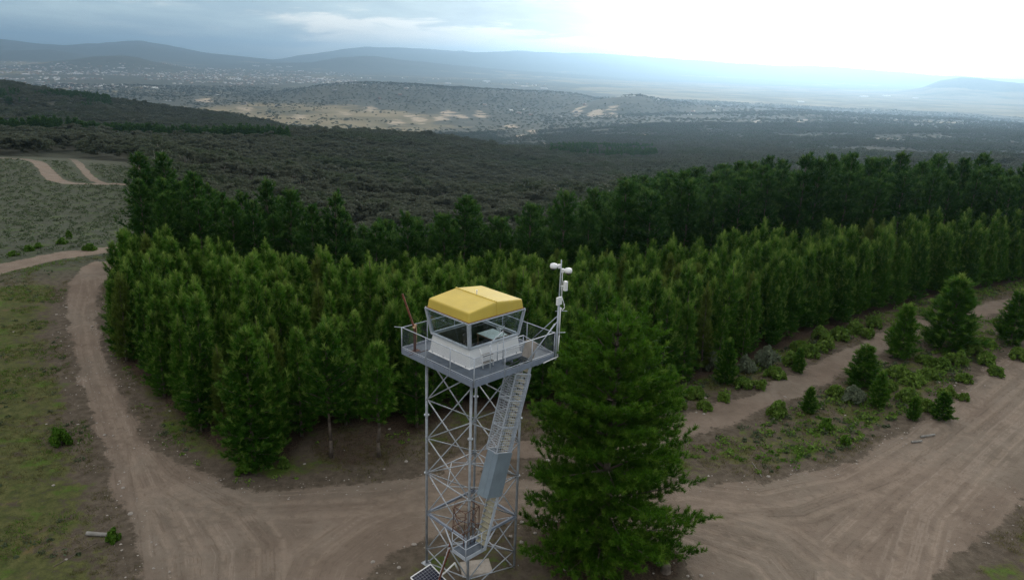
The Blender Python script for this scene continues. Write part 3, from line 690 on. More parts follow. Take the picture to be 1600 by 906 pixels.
def instances(name, label, pts, sources, scl, group=None, tilt=0.0):
    """one 'stuff' object: a cloud of points, each showing one of the real plants given as sources"""
    n = len(pts); me = bpy.data.meshes.new(name); me.vertices.add(n); me.vertices.foreach_set('co', np.asarray(pts, np.float32).ravel())
    a = me.attributes.new('pick', 'INT', 'POINT'); a.data.foreach_set('value', rng.integers(0, len(sources), n).astype(np.int32))
    a = me.attributes.new('turn', 'FLOAT_VECTOR', 'POINT')
    rot = np.stack([rng.normal(size=n) * tilt, rng.normal(size=n) * tilt, rng.random(n) * 6.28], 1); a.data.foreach_set('vector', rot.astype(np.float32).ravel())
    a = me.attributes.new('size', 'FLOAT_VECTOR', 'POINT'); a.data.foreach_set('vector', np.asarray(scl, np.float32).ravel())
    o = link(bpy.data.objects.new(name, me)); props(o, label, None, group, 'stuff')
    g = bpy.data.node_groups.new(name, 'GeometryNodeTree')
    g.interface.new_socket('Geometry', in_out='INPUT', socket_type='NodeSocketGeometry'); g.interface.new_socket('Geometry', in_out='OUTPUT', socket_type='NodeSocketGeometry')
    gi, go = g.nodes.new('NodeGroupInput'), g.nodes.new('NodeGroupOutput')
    jn = g.nodes.new('GeometryNodeJoinGeometry'); iop = g.nodes.new('GeometryNodeInstanceOnPoints')
    for s_ in reversed(sources):
        oi = g.nodes.new('GeometryNodeObjectInfo'); oi.inputs['Object'].default_value = s_; oi.inputs['As Instance'].default_value = True
        g.links.new(oi.outputs['Geometry'], jn.inputs[0])
    def attr(nm, typ):
        q = g.nodes.new('GeometryNodeInputNamedAttribute'); q.data_type = typ; q.inputs['Name'].default_value = nm
        return q.outputs['Attribute']
    g.links.new(gi.outputs[0], iop.inputs['Points']); g.links.new(jn.outputs[0], iop.inputs['Instance'])
    iop.inputs['Pick Instance'].default_value = True
    g.links.new(attr('pick', 'INT'), iop.inputs['Instance Index'])
    er = g.nodes.new('FunctionNodeEulerToRotation'); g.links.new(attr('turn', 'FLOAT_VECTOR'), er.inputs[0]); g.links.new(er.outputs[0], iop.inputs['Rotation'])
    g.links.new(attr('size', 'FLOAT_VECTOR'), iop.inputs['Scale'])
    g.links.new(iop.outputs[0], go.inputs[0])
    md = o.modifiers.new('scatter', 'NODES'); md.node_group = g
    return o

def gz(x, y): return float(height(x, y))


# ------------------------------------------------------------------ young pine plantation
YOUNG_LABEL = 'young green pine growing close among its neighbours in the dense plantation behind the tower'
young_src = []
for k in range(7):
    H = 8.0 + rng.normal() * 0.3
    cr, wd = pine_crown(H, 0.5, 1.12 + 0.13 * rng.normal(), 0.38, 6, 0.28, 16, 0.017, 12, 68, 0.95, 1.8, 2.2, 0.0, 0.30, 0.6)
    young_src.append((tri_mesh('young_pine_crown', [cr]), trunk_mesh('young_pine_trunk', H * 0.97, 0.10, wd, 0.03, 0.5)))
# candidate spots on a jittered grid
gx, gy = np.meshgrid(np.arange(-60, 90, 1.78), np.arange(40, 118, 1.74))
pts = np.stack([gx.ravel(), gy.ravel()], 1); pts += rng.uniform(-0.7, 0.7, pts.shape)
pts[:, 0] += (np.round(pts[:, 1] / 1.74) % 2) * 0.87
a_ = np.degrees(np.arctan2(pts[:, 0], pts[:, 1])); r_ = np.hypot(*pts.T)
ins = inside(pts[:, 0], pts[:, 1], YOUNG)
ypts = pts[ins & (a_ > -36) & (a_ < 40)]
ypts = ypts[np.argsort(np.hypot(*ypts.T))]
first = []
for i, (x, y) in enumerate(ypts[:300]):
    cm, tm = young_src[i % 7]
    s_ = 1.03 + 0.15 * rng.normal(); s_ = min(max(s_, 0.7), 1.3)
    if i < 7:
        r = tree('young_pine', YOUNG_LABEL, 'pine tree', cm, tm, M['pine'], M['bark'], group='young pines of the plantation'); first.append(r)
    else: r = dup(first[i % 7], (0, 0, 0))
    r.location = (x, y, gz(x, y) - 0.05); r.rotation_euler = (random.gauss(0, 0.02), random.gauss(0, 0.02), random.random() * 6.28)
    r.scale = (s_ * random.uniform(0.9, 1.12), s_ * random.uniform(0.9, 1.12), s_)
rest = ypts[300:]
young_crowns = [r.children[0] if r.children[0].name.startswith('crown') else r.children[1] for r in first]
if len(rest):
    s_ = 1.04 + 0.13 * rng.normal(size=len(rest)); s_ = np.clip(s_, 0.75, 1.2)
    P3 = np.column_stack([rest, height(rest[:, 0], rest[:, 1])])
    instances('young_pine_mass', 'mass of young green pines at the back of the plantation', P3, young_crowns, np.stack([s_, s_, s_], 1), None, 0.02)

# ------------------------------------------------------------------ tall dark pines behind
TALL_LABEL = 'tall dark green pine in the older stand behind the young plantation'
tall_src = []
for k in range(6):
    H = 13.1
    cr, wd = pine_crown(H, 1.2, 2.6 + 0.3 * rng.normal(), 0.8, 7, 0.5, 15, 0.036, 2, 48, 0.6, 0.9, 1.7, 0.03, 0.32, 0.5)
    tall_src.append((tri_mesh('tall_pine_crown', [cr]), trunk_mesh('tall_pine_trunk', H * 0.97, 0.17, wd, 0.05, 0.4)))
gx, gy = np.meshgrid(np.arange(-70, 260, 3.8), np.arange(60, 330, 3.7))
pts = np.stack([gx.ravel(), gy.ravel()], 1); pts += rng.uniform(-1.1, 1.1, pts.shape)
a_ = np.degrees(np.arctan2(pts[:, 0], pts[:, 1])); r_ = np.hypot(*pts.T)
ok = (a_ > -27.3) & (a_ < 38) & (r_ > young_back(a_) + 3.5) & (r_ < tall_back(a_))
tpts = pts[ok]; tpts = tpts[np.argsort(np.hypot(*tpts.T))]
tfirst = []
for i, (x, y) in enumerate(tpts[:300]):
    cm, tm = tall_src[i % 6]
    s_ = min(max(1.0 + 0.11 * rng.normal() - 0.08 * (x < -22), 0.75), 1.2)
    if i < 6:
        r = tree('tall_pine', TALL_LABEL, 'pine tree', cm, tm, M['pinetall'], M['bark'], group='tall pines of the older stand'); tfirst.append(r)
    else: r = dup(tfirst[i % 6], (0, 0, 0))
    r.location = (x, y, gz(x, y) - 0.05); r.rotation_euler = (random.gauss(0, 0.015), random.gauss(0, 0.015), random.random() * 6.28)
    r.scale = (s_ * random.uniform(0.9, 1.15), s_ * random.uniform(0.9, 1.15), s_)
tall_crowns = [[c_ for c_ in r.children if c_.name.startswith('crown')][0] for r in tfirst]
far = [tpts[300:]]
# distant pine belts: a row on the left ridge, patches on the dark hill and in the valley
def in_view_strip(a0, a1, r0, r1, sp):
    n = int((a1 - a0) * math.pi / 180 * 0.5 * (r1 * r1 - r0 * r0) / (sp * sp))
    a = np.radians(rng.uniform(a0, a1, n)); r = np.sqrt(rng.uniform(r0 * r0, r1 * r1, n))
    return np.stack([r * np.sin(a), r * np.cos(a)], 1)
belt = in_view_strip(-40, -16.8, 640, 700, 4.2)
belt = belt[np.hypot(*belt.T) < 700 - 40 * vnoise(belt[:, 0] / 60, belt[:, 1] / 60, 3)]
hillp = in_view_strip(-40, -28, 1350, 1600, 7.5)
hillp = hillp[fbm(hillp[:, 0] / 120, hillp[:, 1] / 120, 8) > 0.45]
vall = in_view_strip(2.5, 10.5, 880, 1250, 6.0); vall = vall[fbm(vall[:, 0] / 160, vall[:, 1] / 160, 9) > 0.4]
far += [belt, hillp, vall]
P2 = np.concatenate(far); s_ = np.clip(1.0 + 0.1 * rng.normal(size=len(P2)), 0.75, 1.25)
instances('tall_pine_mass', 'dark mass of older pines running back over the ridge', np.column_stack([P2, height(P2[:, 0], P2[:, 1]) - 0.2]), tall_crowns, np.stack([s_, s_, s_], 1), None, 0.015)

# ------------------------------------------------------------------ gum woodland
def gum_parts():
    Hh = 13.0 + rng.normal(); wood = []; V_, t_ = [], []
    nl = rng.integers(4, 7)
    for k in range(nl):
        a = k * 2 * math.pi / nl + rng.normal() * 0.4; rad = 1.2 + 2.2 * rng.random(); zt = Hh * (0.66 + 0.26 * rng.random())
        tip = np.array([math.cos(a) * rad, math.sin(a) * rad, zt]); wood.append(((0, 0, Hh * (0.35 + 0.15 * rng.random())), tuple(tip), 0.11))
        for c_ in range(3):
            cc = tip + rng.normal(size=3) * np.array([0.9, 0.9, 0.5]); rc = 0.95 + 0.6 * rng.random()
            n = 60; d = unit(rng.normal(size=(n, 3)) + np.array([0, 0, 0.35])); P = cc + d * rc * (0.55 + 0.45 * rng.random((n, 1))) * np.array([1.15, 1.15, 0.7])
            V_.append(cards(P, unit(d + rng.normal(size=(n, 3)) * 0.6), 0.27, 1.4)); tt = np.zeros((n * 4, 4)); tt[:, 0] = np.repeat(np.clip(rng.random() * 0.7 + 0.3 * rng.random(n), 0, 1), 4); tt[:, 3] = 1; t_.append(tt)
    V_ = np.concatenate(V_); me = mesh_np('gum_crown', V_, None, np.arange(len(V_)).reshape(-1, 4), {'tone': np.concatenate(t_)})
    return me, trunk_mesh('gum_trunk', Hh * 0.72, 0.2, wood, 0.12, 1.0, 0.4)
gum_src = [gum_parts() for k in range(6)]
GUM_LABEL = 'grey green gum tree with pale trunk on the wooded slope beyond the pines'
cand = np.concatenate([in_view_strip(-26.5, 9.5, 175, 900, 4.0), in_view_strip(-40, -26.5, 375, 900, 4.0), in_view_strip(9.5, 38, 330, 900, 5)])
def clear_of_roads(p): return np.minimum(seg_dist(p[:, 0], p[:, 1], ROAD_D), seg_dist(p[:, 0], p[:, 1], ROAD_E)) > 7
a_ = np.degrees(np.arctan2(cand[:, 0], cand[:, 1])); r_ = np.hypot(*cand.T)
cand = cand[clear_of_roads(cand) & (r_ > tall_back(np.clip(a_, -29, 40)) + 12) & ~((a_ < -16.5) & (r_ > 632) & (r_ < 712))]
cand = scatter_ok(cand, 2.9); cand = cand[np.argsort(np.hypot(*cand.T))]
# the ones that show largest: nearest that clear the pine tops
a_ = np.degrees(np.arctan2(cand[:, 0], cand[:, 1])); r_ = np.hypot(*cand.T)
vis = np.where(a_ < -25.8, r_ > 375, np.where(a_ < 6, r_ > 300, r_ > 430)) & (a_ > -35) & (a_ < 12)
showi = np.where(vis)[0][:300]; rest_mask = np.ones(len(cand), bool); rest_mask[showi] = False
gfirst = []
for i, q in enumerate(showi):
    x, y = cand[q]; s_ = float(np.clip(0.74 + 0.14 * rng.normal(), 0.55, 1.2))
    if i < 6:
        r = tree('gum_tree', GUM_LABEL, 'gum tree', gum_src[i][0], gum_src[i][1], M['gum'], M['gumbark'], group='gum trees of the valley woodland'); gfirst.append(r)
    else: r = dup(gfirst[i % 6], (0, 0, 0))
    r.location = (x, y, gz(x, y) - 0.1); r.rotation_euler = (0, 0, random.random() * 6.28); r.scale = (s_, s_, s_ * random.uniform(0.85, 1.1))
gum_crowns = [[c_ for c_ in r.children if c_.name.startswith('crown')][0] for r in gfirst]
P2 = [cand[rest_mask]]
w1 = in_view_strip(-40, 40, 900, 2700, 7.2)
w2 = in_view_strip(-40, 40, 2700, 6500, 21)
for w in (w1, w2):
    a_ = np.degrees(np.arctan2(w[:, 0], w[:, 1])); r_ = np.hypot(*w.T)
    big_ = fbm(w[:, 0] / 1300, w[:, 1] / 1300, 201, 4); mid_ = fbm(w[:, 0] / 260, w[:, 1] / 260, 221, 3)
    wl = 1 - sstep(a_, 0, 9); pl = sstep(r_, 2500, 3000) * wl + sstep(r_, 4300, 4700) * (1 - wl)
    gold_ = np.exp(-((a_ + 9.5) / 8) ** 2) * np.exp(-((np.log(r_) - math.log(3500)) / 0.26) ** 2)
    rid_ = np.abs(fbm(w[:, 0] / 330, w[:, 1] / 330, 231, 3) - 0.5) * 2; belt_ = 1 - sstep(rid_, 0.04, 0.16)
    dens = np.clip(1.0 - pl * 0.5 - gold_ * 0.62, 0.10, 1) * sstep(mid_, 0.25, 0.5); dens = np.maximum(dens, belt_ * gold_ * 0.9)
    l5_ = np.exp(-((r_ - 5200) / 800) ** 2) * np.exp(-((a_ + 6) / 9) ** 2)
    dens = np.maximum(dens, l5_ * 0.9)
    for pp in PALE:
        pu = (w[:, 0] - pp[0]) * math.cos(pp[3]) - (w[:, 1] - pp[1]) * math.sin(pp[3]); pv_ = (w[:, 0] - pp[0]) * math.sin(pp[3]) + (w[:, 1] - pp[1]) * math.cos(pp[3])
        dens = dens * (1 - 0.93 * np.exp(-(pu / (1.3 * pp[2])) ** 2 - (pv_ / (6 * pp[2])) ** 2))
    P2.append(w[rng.random(len(w)) < dens])
s0 = np.clip(0.74 + 0.13 * rng.normal(size=sum(map(len, P2))), 0.4, 1.3)
s0[len(P2[0]):] *= 1.2; s0[len(P2[0]) + len(P2[1]):] *= 1.35
P2 = np.concatenate(P2)
instances('gum_woodland', 'grey brown mass of gum woodland filling the valley and hills', np.column_stack([P2, height(P2[:, 0], P2[:, 1]) - 1.0]), gum_crowns, np.stack([s0 * 1.1, s0 * 1.1, s0 * 0.85], 1), None, 0.0)

# ------------------------------------------------------------------ the single trees and shrubs
small_src = []
for k in range(3):
    cr, wd = pine_crown(8.0, 0.3, 2.2, 0.5, 8, 0.62, 22, 0.034, 10, 58, 0.8, 1.6, 2.0, 0.0, 0.2)
    small_src.append((tri_mesh('small_pine_crown', [cr]), trunk_mesh('small_pine_trunk', 7.6, 0.13, wd, 0.03, 0.5)))
def place_pine(px, py, H, label, src=None, wide=1.0, name='young_pine', mat='pine'):
    p = pick(px, py); cm, tm = src or small_src[random.randrange(3)]
    r = tree(name, label, 'pine tree', cm, tm, M[mat], M['bark'], (p[0], p[1], p[2] - 0.03), random.random() * 6.28)
    k = H / 8.0; r.scale = (k * wide, k * wide, k); return r

# two pines with bare lower trunks at the clearing
for (px, py, H, z0, R, lab_) in ((517, 714, 9.6, 3.3, 1.9, 'young pine with a bare straight trunk standing left in the litter clearing'),
                                (592, 714, 8.3, 2.9, 1.45, 'slimmer young pine with a bare trunk nearest the tower at the litter clearing')):
    cr, wd = pine_crown(H, z0, R, 0.36, 7, 0.34, 20, 0.020, 18, 60, 0.7, 1.3, 1.5, 0.0, 0.24, 0.5)
    p = pick(px, py)
    tree('young_pine', lab_, 'pine tree', tri_mesh('pole_pine_crown', [cr]), trunk_mesh('pole_pine_trunk', H * 0.96, 0.13, wd, 0.03, 0.6), M['pine'], M['bark'], tuple(p))
# bushy edge tree at the road corner
cr, wd = pine_crown(9.6, 0.25, 2.35, 0.33, 8, 0.36, 20, 0.021, 10, 60, 0.8, 1.4, 1.5, 0.0, 0.24, 0.5)
p = pick(398, 728); tree('young_pine', 'bushy pine with foliage down to the ground at the road corner of the plantation', 'pine tree', tri_mesh('edge_pine_crown', [cr]), trunk_mesh('edge_pine_trunk', 9.2, 0.14, wd, 0.03, 0.5), M['pine'], M['bark'], tuple(p))

# the big pine beside the tower: layered boughs
def big_pine():
    H, R = 14.1, 4.2; Ps, Ds, Ls, To, Ti, wood = [], [], [], [], [], []
    z = 0.5
    while z < H - 0.7:
        s_ = z / H; rad = R * (1 - s_) ** 0.6 * min(1, 0.8 + 0.9 * s_) + 0.25; nb = 7 if s_ < 0.6 else 6
        a0 = rng.random() * 6.28
        for b in range(nb):
            a = a0 + b * 6.283 / nb + rng.normal() * 0.3
            hd = np.array([math.cos(a), math.sin(a), 0.0]); side = np.array([-hd[1], hd[0], 0])
            L = rad * float(np.clip(1 + 0.25 * rng.normal(), 0.5, 1.28))
            if hd[0] > 0.75 and 2.5 < z < 6.5: L *= 1.08
            el_ = math.radians(-3 + 52 * s_ ** 1.4 + rng.normal() * 6)
            nsub = max(3, int(L * 3.4))
            for q in range(nsub):
                t = 0.2 + 0.8 * (q + rng.random()) / nsub
                base = hd * t * L * math.cos(el_) + np.array([0, 0, z + L * (t * math.sin(el_) + 0.16 * t ** 2.5)])
                sl_ = (0.42 + 0.22 * (1 - t)) * min(L, 2.6) * rng.uniform(0.5, 1.1); sg = 1 if q % 2 else -1
                sdv = unit(hd * 0.8 + side * sg * (0.8 if t < 0.93 else 0.15) + np.array([0, 0, 0.22 + 0.3 * s_]))
                nt = max(4, int(sl_ * 12)); u = (np.arange(nt) + 0.6) / nt
                p = base[None] + sdv[None] * (u * sl_)[:, None] + np.array([0, 0, 1])[None] * (0.12 * u ** 2)[:, None] + rng.normal(size=(nt, 3)) * 0.06
                d = unit(sdv[None] * 0.6 + np.array([0, 0, 0.8])[None] + rng.normal(size=(nt, 3)) * 0.35)
                Ps.append(p); Ds.append(d); Ls.append(0.33 * (0.75 + 0.5 * rng.random(nt))); bt = rng.random() * 0.6
                To.append(np.clip(bt + 0.5 * rng.random(nt), 0, 1)); Ti.append((u > 0.8) * rng.random(nt) * 0.55)
            wood.append(((0, 0, z), tuple(hd * L * 0.92 * math.cos(el_) + np.array([0, 0, z + L * 0.92 * (math.sin(el_) + 0.14)])), 0.03 + 0.012 * L))
        z += 0.66 * (0.6 + 0.8 * rng.random())
    nl = 6; Ps.append(np.stack([np.zeros(nl), np.zeros(nl), H - np.linspace(0.9, 0.1, nl)], 1)); Ds.append(unit(np.array([[0, 0, 1.0]]) + rng.normal(size=(nl, 3)) * 0.15)); Ls.append(np.full(nl, 0.34)); To.append(np.full(nl, .7)); Ti.append(np.full(nl, .8))
    return blades(np.concatenate(Ps), np.concatenate(Ds), np.concatenate(Ls), 24, 0.95, 0.018, np.concatenate(To), np.concatenate(Ti)), wood
cr, wd = big_pine()
tree('big_pine', 'big spreading pine with layered boughs close beside the lookout tower', 'pine tree', tri_mesh('big_pine_crown', [cr]), trunk_mesh('big_pine_trunk', 13.4, 0.27, wd, 0.05, 1.0), M['bigpine'], M['bark'], (5.55, 36.4, gz(5.55, 36.4)))

# lone pines along the narrow track
for px, py, H, wd_, lab_ in ((1345, 604, 3.9, 1.35, 'short broad pine on the verge below the narrow track'),
        (1405, 560, 5.4, 0.95, 'slim mid sized pine standing at the edge of the narrow track'),
        (1480, 546, 7.4, 1.25, 'largest dark pine standing alone beside the narrow track'),
        (1578, 537, 5.6, 1.1, 'pine at the far right beyond the largest lone pine'),
        (1262, 645, 2.3, 1.0, 'small upright pine seedling below the track beside pale soil'),
        (1370, 636, 3.2, 0.9, 'small pine just right of the short broad pine on the verge'),
        (1425, 655, 2.0, 1.0, 'small dark pine seedling near the grey logs'),
        (1246, 582, 2.4, 0.9, 'pine seedling on the upper edge of the narrow track'),
        (1132, 600, 4.2, 0.9, 'pine sapling in front of the plantation among grey shrubs'),
        (1470, 655, 2.4, 1.3, 'low bushy pine by the wide road edge right of the logs')):
    place_pine(px, py, H, lab_, wide=wd_)

def shrub_mesh(R, H, nclump, ncard, size, asp=1.5):
    V_, t_ = [], []
    for k in range(nclump):
        a = rng.random() * 6.28; q = math.sqrt(rng.random()); c_ = np.array([math.cos(a) * R * q * (0.85 + 0.3 * math.sin(3 * a + nclump)), math.sin(a) * R * q * (0.85 + 0.3 * math.cos(2 * a)), H * (0.12 + 0.75 * (1 - q * q) * rng.uniform(0.35, 1.1))])
        d = unit(rng.normal(size=(ncard, 3)) + np.array([0, 0, 0.5])); P = c_ + d * R * rng.uniform(0.14, 0.30) * (0.4 + 0.6 * rng.random((ncard, 1))); P[:, 2] = np.maximum(P[:, 2], 0.03)
        V_.append(cards(P, unit(d + rng.normal(size=(ncard, 3)) * 0.8), size, asp))
        t = np.zeros((ncard * 4, 4)); t[:, 0] = np.repeat(np.clip(0.6 * rng.random() + 0.4 * rng.random(ncard), 0, 1), 4); t[:, 1] = np.repeat((rng.random(ncard) < 0.15) * 0.8, 4); t[:, 3] = 1; t_.append(t)
    V_ = np.concatenate(V_)
    return mesh_np('shrub_foliage', V_, None, np.arange(len(V_)).reshape(-1, 4), {'tone': np.concatenate(t_)})
def stem_mesh(R, H):
    b = MB()
    for k in range(6):
        a = k * 1.05 + random.random() * 0.5; b.tube((0, 0, 0), (math.cos(a) * R * 0.6, math.sin(a) * R * 0.6, H * 0.7), 0.025, 5, 0.01)
    me = bpy.data.meshes.new('shrub_stems'); me.from_pydata([tuple(v) for v in b.v], [], b.f); me.update(); return me
SH = {k: [(shrub_mesh(0.9, 1.0, 46, 44, 0.075 if k != 'greyleaf' else 0.06, 1.6), stem_mesh(0.9, 1.0)) for _ in range(3)] for k in ('acacia', 'greyleaf', 'broad')}
SHFIRST = {}
def shrub(px, py, w, h, kind, label, group=None):
    p = pick(px, py); v = random.randrange(3)
    key = (kind, v)
    if key not in SHFIRST:
        r = empty('shrub', label, 'shrub', tuple(p), 0, group)
        obj('foliage', SH[kind][v][0], M[kind], r); obj('stem', SH[kind][v][1], M['bark'], r); SHFIRST[key] = r
    else:
        r = dup(SHFIRST[key], tuple(p))
        r['label'] = label
        if group: r['group'] = group
        elif 'group' in r: del r['group']
    r.rotation_euler = (0, 0, random.random() * 6.28); r.scale = (w / 2.1, w / 2.1, h * 0.9)
    return r
for px, py, w, h, k, lab_ in (
        (95, 695, 2.0, 1.5, 'broad', 'bright green leafy shrub alone on the left grass bank'),
        (178, 845, 0.9, 0.9, 'broad', 'small green shrub beside the fallen pale post'),
        (386, 738, 1.9, 1.15, 'broad', 'round green shrub at the foot of the corner pine'),
        (444, 730, 0.9, 0.9, 'acacia', 'small light green shrub between the corner pine and the clearing'),
        (1112, 580, 2.2, 2.2, 'greyleaf', 'grey leaved shrub standing left of the pine sapling at the plantation edge'),
        (1165, 583, 2.0, 2.0, 'greyleaf', 'grey leaved shrub just right of the pine sapling'),
        (1197, 572, 2.8, 2.4, 'greyleaf', 'largest pale grey green shrub at the plantation edge'),
        (1333, 628, 2.7, 1.7, 'greyleaf', 'pale green rounded shrub left of the small verge pine'),
        (1305, 618, 1.8, 1.2, 'acacia', 'light green shrub beside the pale rounded shrub'),
        (1213, 650, 1.9, 1.6, 'acacia', 'lone yellow green shrub at the lower edge of the track'),
        (1290, 672, 1.6, 1.1, 'broad', 'small bright green shrub on bare verge soil below the seedling'),
        (1320, 694, 1.1, 0.8, 'broad', 'lowest small green shrub on the verge towards the wide road')):
    shrub(px, py, w, h, k, lab_)
for px, py, w, h in ((1060, 640, 1.8, 1.3), (1085, 622, 2.0, 1.5), (1100, 640, 1.5, 1.1), (1130, 625, 1.6, 1.0), (1160, 605, 2.0, 1.3), (1210, 590, 2.2, 1.4), (1235, 570, 2.4, 1.5), (1262, 556, 2.6, 1.5), (1290, 545, 2.6, 1.6), (1312, 530, 2.4, 1.7), (1335, 520, 2.4, 1.6), (1355, 528, 2.0, 1.2), (1280, 530, 2.2, 1.6), (1365, 510, 2.3, 1.4), (1248, 548, 2.0, 1.5), (1188, 608, 1.6, 1.0)):
    shrub(px, py, w, h, 'acacia', 'yellow green shrub in the band between the plantation and the narrow track', 'shrubs above the narrow track')
for px, py, w, h in ((1400, 588, 2.2, 1.3), (1425, 600, 2.4, 1.3), (1450, 590, 2.3, 1.3), (1445, 568, 2.2, 1.2), (1470, 575, 2.2, 1.3), (1495, 570, 2.6, 1.5), (1520, 555, 2.6, 1.6), (1540, 568, 2.4, 1.5), (1555, 585, 2.0, 1.2), (1505, 596, 1.8, 1.0), (1415, 625, 2.0, 1.4), (1445, 640, 1.8, 1.2), (1390, 610, 1.8, 1.0), (1480, 620, 1.8, 1.1), (1505, 625, 1.2, 0.9), (1590, 560, 2.3, 1.4), (1540, 540, 2.2, 1.2)):
    shrub(px, py, w, h, 'acacia', 'yellow green shrub in the thicket between the narrow track and the wide road', 'shrubs below the narrow track')
for px, py, w, h in ((45, 392, 1.8, 0.9), (60, 388, 1.6, 0.8), (98, 381, 2.0, 1.0), (140, 391, 2.2, 1.1), (108, 372, 1.4, 1.3), (20, 400, 1.6, 0.8)):
    shrub(px, py, w, h, 'broad', 'low green shrub on the verge of the side road at the cleared slope', 'shrubs along the side road')

# ------------------------------------------------------------------ ground cover (uncountable)
def grow(name, label, n, region, hgt, nb, wid, mat, spread=0.12):
    P = region(n); k = len(P); P3 = np.column_stack([P, height(P[:, 0], P[:, 1])])
    D = unit(rng.normal(size=(k, 3)) * 0.25 + np.array([0, 0, 1])); L = hgt * (0.5 + rng.random(k))
    b0 = np.repeat(P3, nb, 0) + np.column_stack([rng.normal(size=(k * nb, 2)) * spread, np.zeros(k * nb)])
    d = unit(np.repeat(D, nb, 0) + rng.normal(size=(k * nb, 3)) * 0.55); d[:, 2] = np.abs(d[:, 2])
    w_ = unit(np.cross(d, rng.normal(size=(k * nb, 3)))) * wid; ln = np.repeat(L, nb)[:, None]
    V_ = np.stack([b0 - w_, b0 + w_, b0 + d * ln], 1).reshape(-1, 3)
    t = np.zeros((k * nb, 3, 4)); t[..., 0] = np.repeat(rng.random(k), nb)[:, None]; t[..., 1] = (np.repeat(rng.random(k), nb) ** 3)[:, None]; t[..., 3] = 1
    o = obj(name, mesh_np(name, V_, np.arange(len(V_)).reshape(-1, 3), None, {'tone': t.reshape(-1, 4)}), mat); props(o, label, None, None, 'stuff'); return o
def off_road(P, m_=0.3):
    d = np.maximum.reduce([sdist(P[:, 0], P[:, 1], ROAD), 1.35 - seg_dist(P[:, 0], P[:, 1], TRACK_B), 2.2 - seg_dist(P[:, 0], P[:, 1], ROAD_C)])
    return d < -m_
def reg_left(n):
    P = np.column_stack([rng.uniform(-62, -16, n), rng.uniform(24, 98, n)]); a = np.degrees(np.arctan2(P[:, 0], P[:, 1]))
    P = P[off_road(P) & (a > -40) & ~inside(P[:, 0], P[:, 1], YOUNG)]; return P[fbm(P[:, 0] / 4, P[:, 1] / 4, 47, 3) > 0.46]
def reg_right(n):
    P = np.column_stack([rng.uniform(-14, 75, n), rng.uniform(36, 98, n)])
    P = P[off_road(P) & ~inside(P[:, 0], P[:, 1], YOUNG) & (np.hypot(P[:, 0] - 6, P[:, 1] - 36.5) > 4)]; return P[fbm(P[:, 0] / 3, P[:, 1] / 3, 48, 3) > 0.5]
grow('grass', 'short olive and straw coloured grass on the left bank', 26000, reg_left, 0.16, 9, 0.012, M['grass'])
grow('verge_grass', 'sparse dry grass and weeds on the verges right of the tower', 48000, reg_right, 0.2, 8, 0.013, M['grass'])
def reg_weed(n):
    P = reg_left(n); return P[fbm(P[:, 0] / 6, P[:, 1] / 6, 49, 3) > 0.55]
grow('weeds', 'low bright green weeds in patches on the left bank', 16000, reg_weed, 0.2, 8, 0.02, M['broad'])
# heath and slash on the cleared slope
P = in_view_strip(-40, -26.8, 100, 335, 2.1); P = P[(np.minimum(seg_dist(P[:, 0], P[:, 1], ROAD_D), seg_dist(P[:, 0], P[:, 1], ROAD_E)) > 3.5) & off_road(P, 1.0)]
P = P[(np.hypot(*P.T) > 112) | (rng.random(len(P)) < 0.25)]
nc = 16; k = len(P); P3 = np.column_stack([P, height(P[:, 0], P[:, 1])])
d = unit(rng.normal(size=(k * nc, 3)) + np.array([0, 0, 0.7])); d[:, 2] = np.abs(d[:, 2])
Pc = np.repeat(P3, nc, 0) + d * np.repeat(0.25 + 0.35 * rng.random(k), nc)[:, None] * np.array([1.3, 1.3, 0.9])
V_ = cards(Pc, unit(d + rng.normal(size=d.shape) * 0.7), 0.11, 1.5); t = np.zeros((k * nc, 4, 4)); t[..., 0] = np.repeat(rng.random(k), nc)[:, None]; t[..., 3] = 1
props(obj('heath', mesh_np('heath', V_, None, np.arange(len(V_)).reshape(-1, 4), {'tone': t.reshape(-1, 4)}), M['heath']), 'low grey green heath covering the cleared slope', None, None, 'stuff')

# low scrub filling the verges between the tracks and along the plantation edge
def scrub(name, label, n_, region, mat, size, hgt, seed, thr, nc=22):
    P = region(n_); P = P[fbm(P[:, 0] / 3.5, P[:, 1] / 3.5, seed, 3) > thr]; k = len(P); P3 = np.column_stack([P, height(P[:, 0], P[:, 1])])
    d = unit(rng.normal(size=(k * nc, 3)) + np.array([0, 0, 0.5])); d[:, 2] = np.abs(d[:, 2])
    r0_ = (0.18 + 0.5 * rng.random(k) ** 2) * hgt
    Pc = np.repeat(P3, nc, 0) + d * (np.repeat(r0_, nc) * rng.uniform(0.4, 1.0, k * nc))[:, None] * np.array([1.5, 1.5, 1.0])
    V_ = cards(Pc, unit(d + rng.normal(size=d.shape) * 0.8), size, 1.7); t = np.zeros((k * nc, 4, 4)); t[..., 0] = np.repeat(rng.random(k), nc)[:, None]; t[..., 1] = (rng.random(k * nc) < 0.1)[:, None] * 0.7; t[..., 3] = 1
    props(obj(name, mesh_np(name, V_, None, np.arange(len(V_)).reshape(-1, 4), {'tone': t.reshape(-1, 4)}), mat), label, None, None, 'stuff')
def reg_verge(n_):
    P = np.column_stack([rng.uniform(9, 82, n_), rng.uniform(46, 106, n_)])
    dr = sdist(P[:, 0], P[:, 1], ROAD); dy = -sdist(P[:, 0], P[:, 1], YOUNG)
    return P[off_road(P, 0.9) & (dy > 0.3) & (dy < 24) & (P[:, 1] > 0.78 * P[:, 0] + 27) & (rng.random(len(P)) < np.clip((P[:, 0] - 4) / 22, 0.05, 1))]
scrub('green_scrub', 'tangled mid green scrub spreading over the verges beside the narrow track', 5200, reg_verge, M['acacia'], 0.07, 1.0, 501, 0.46)
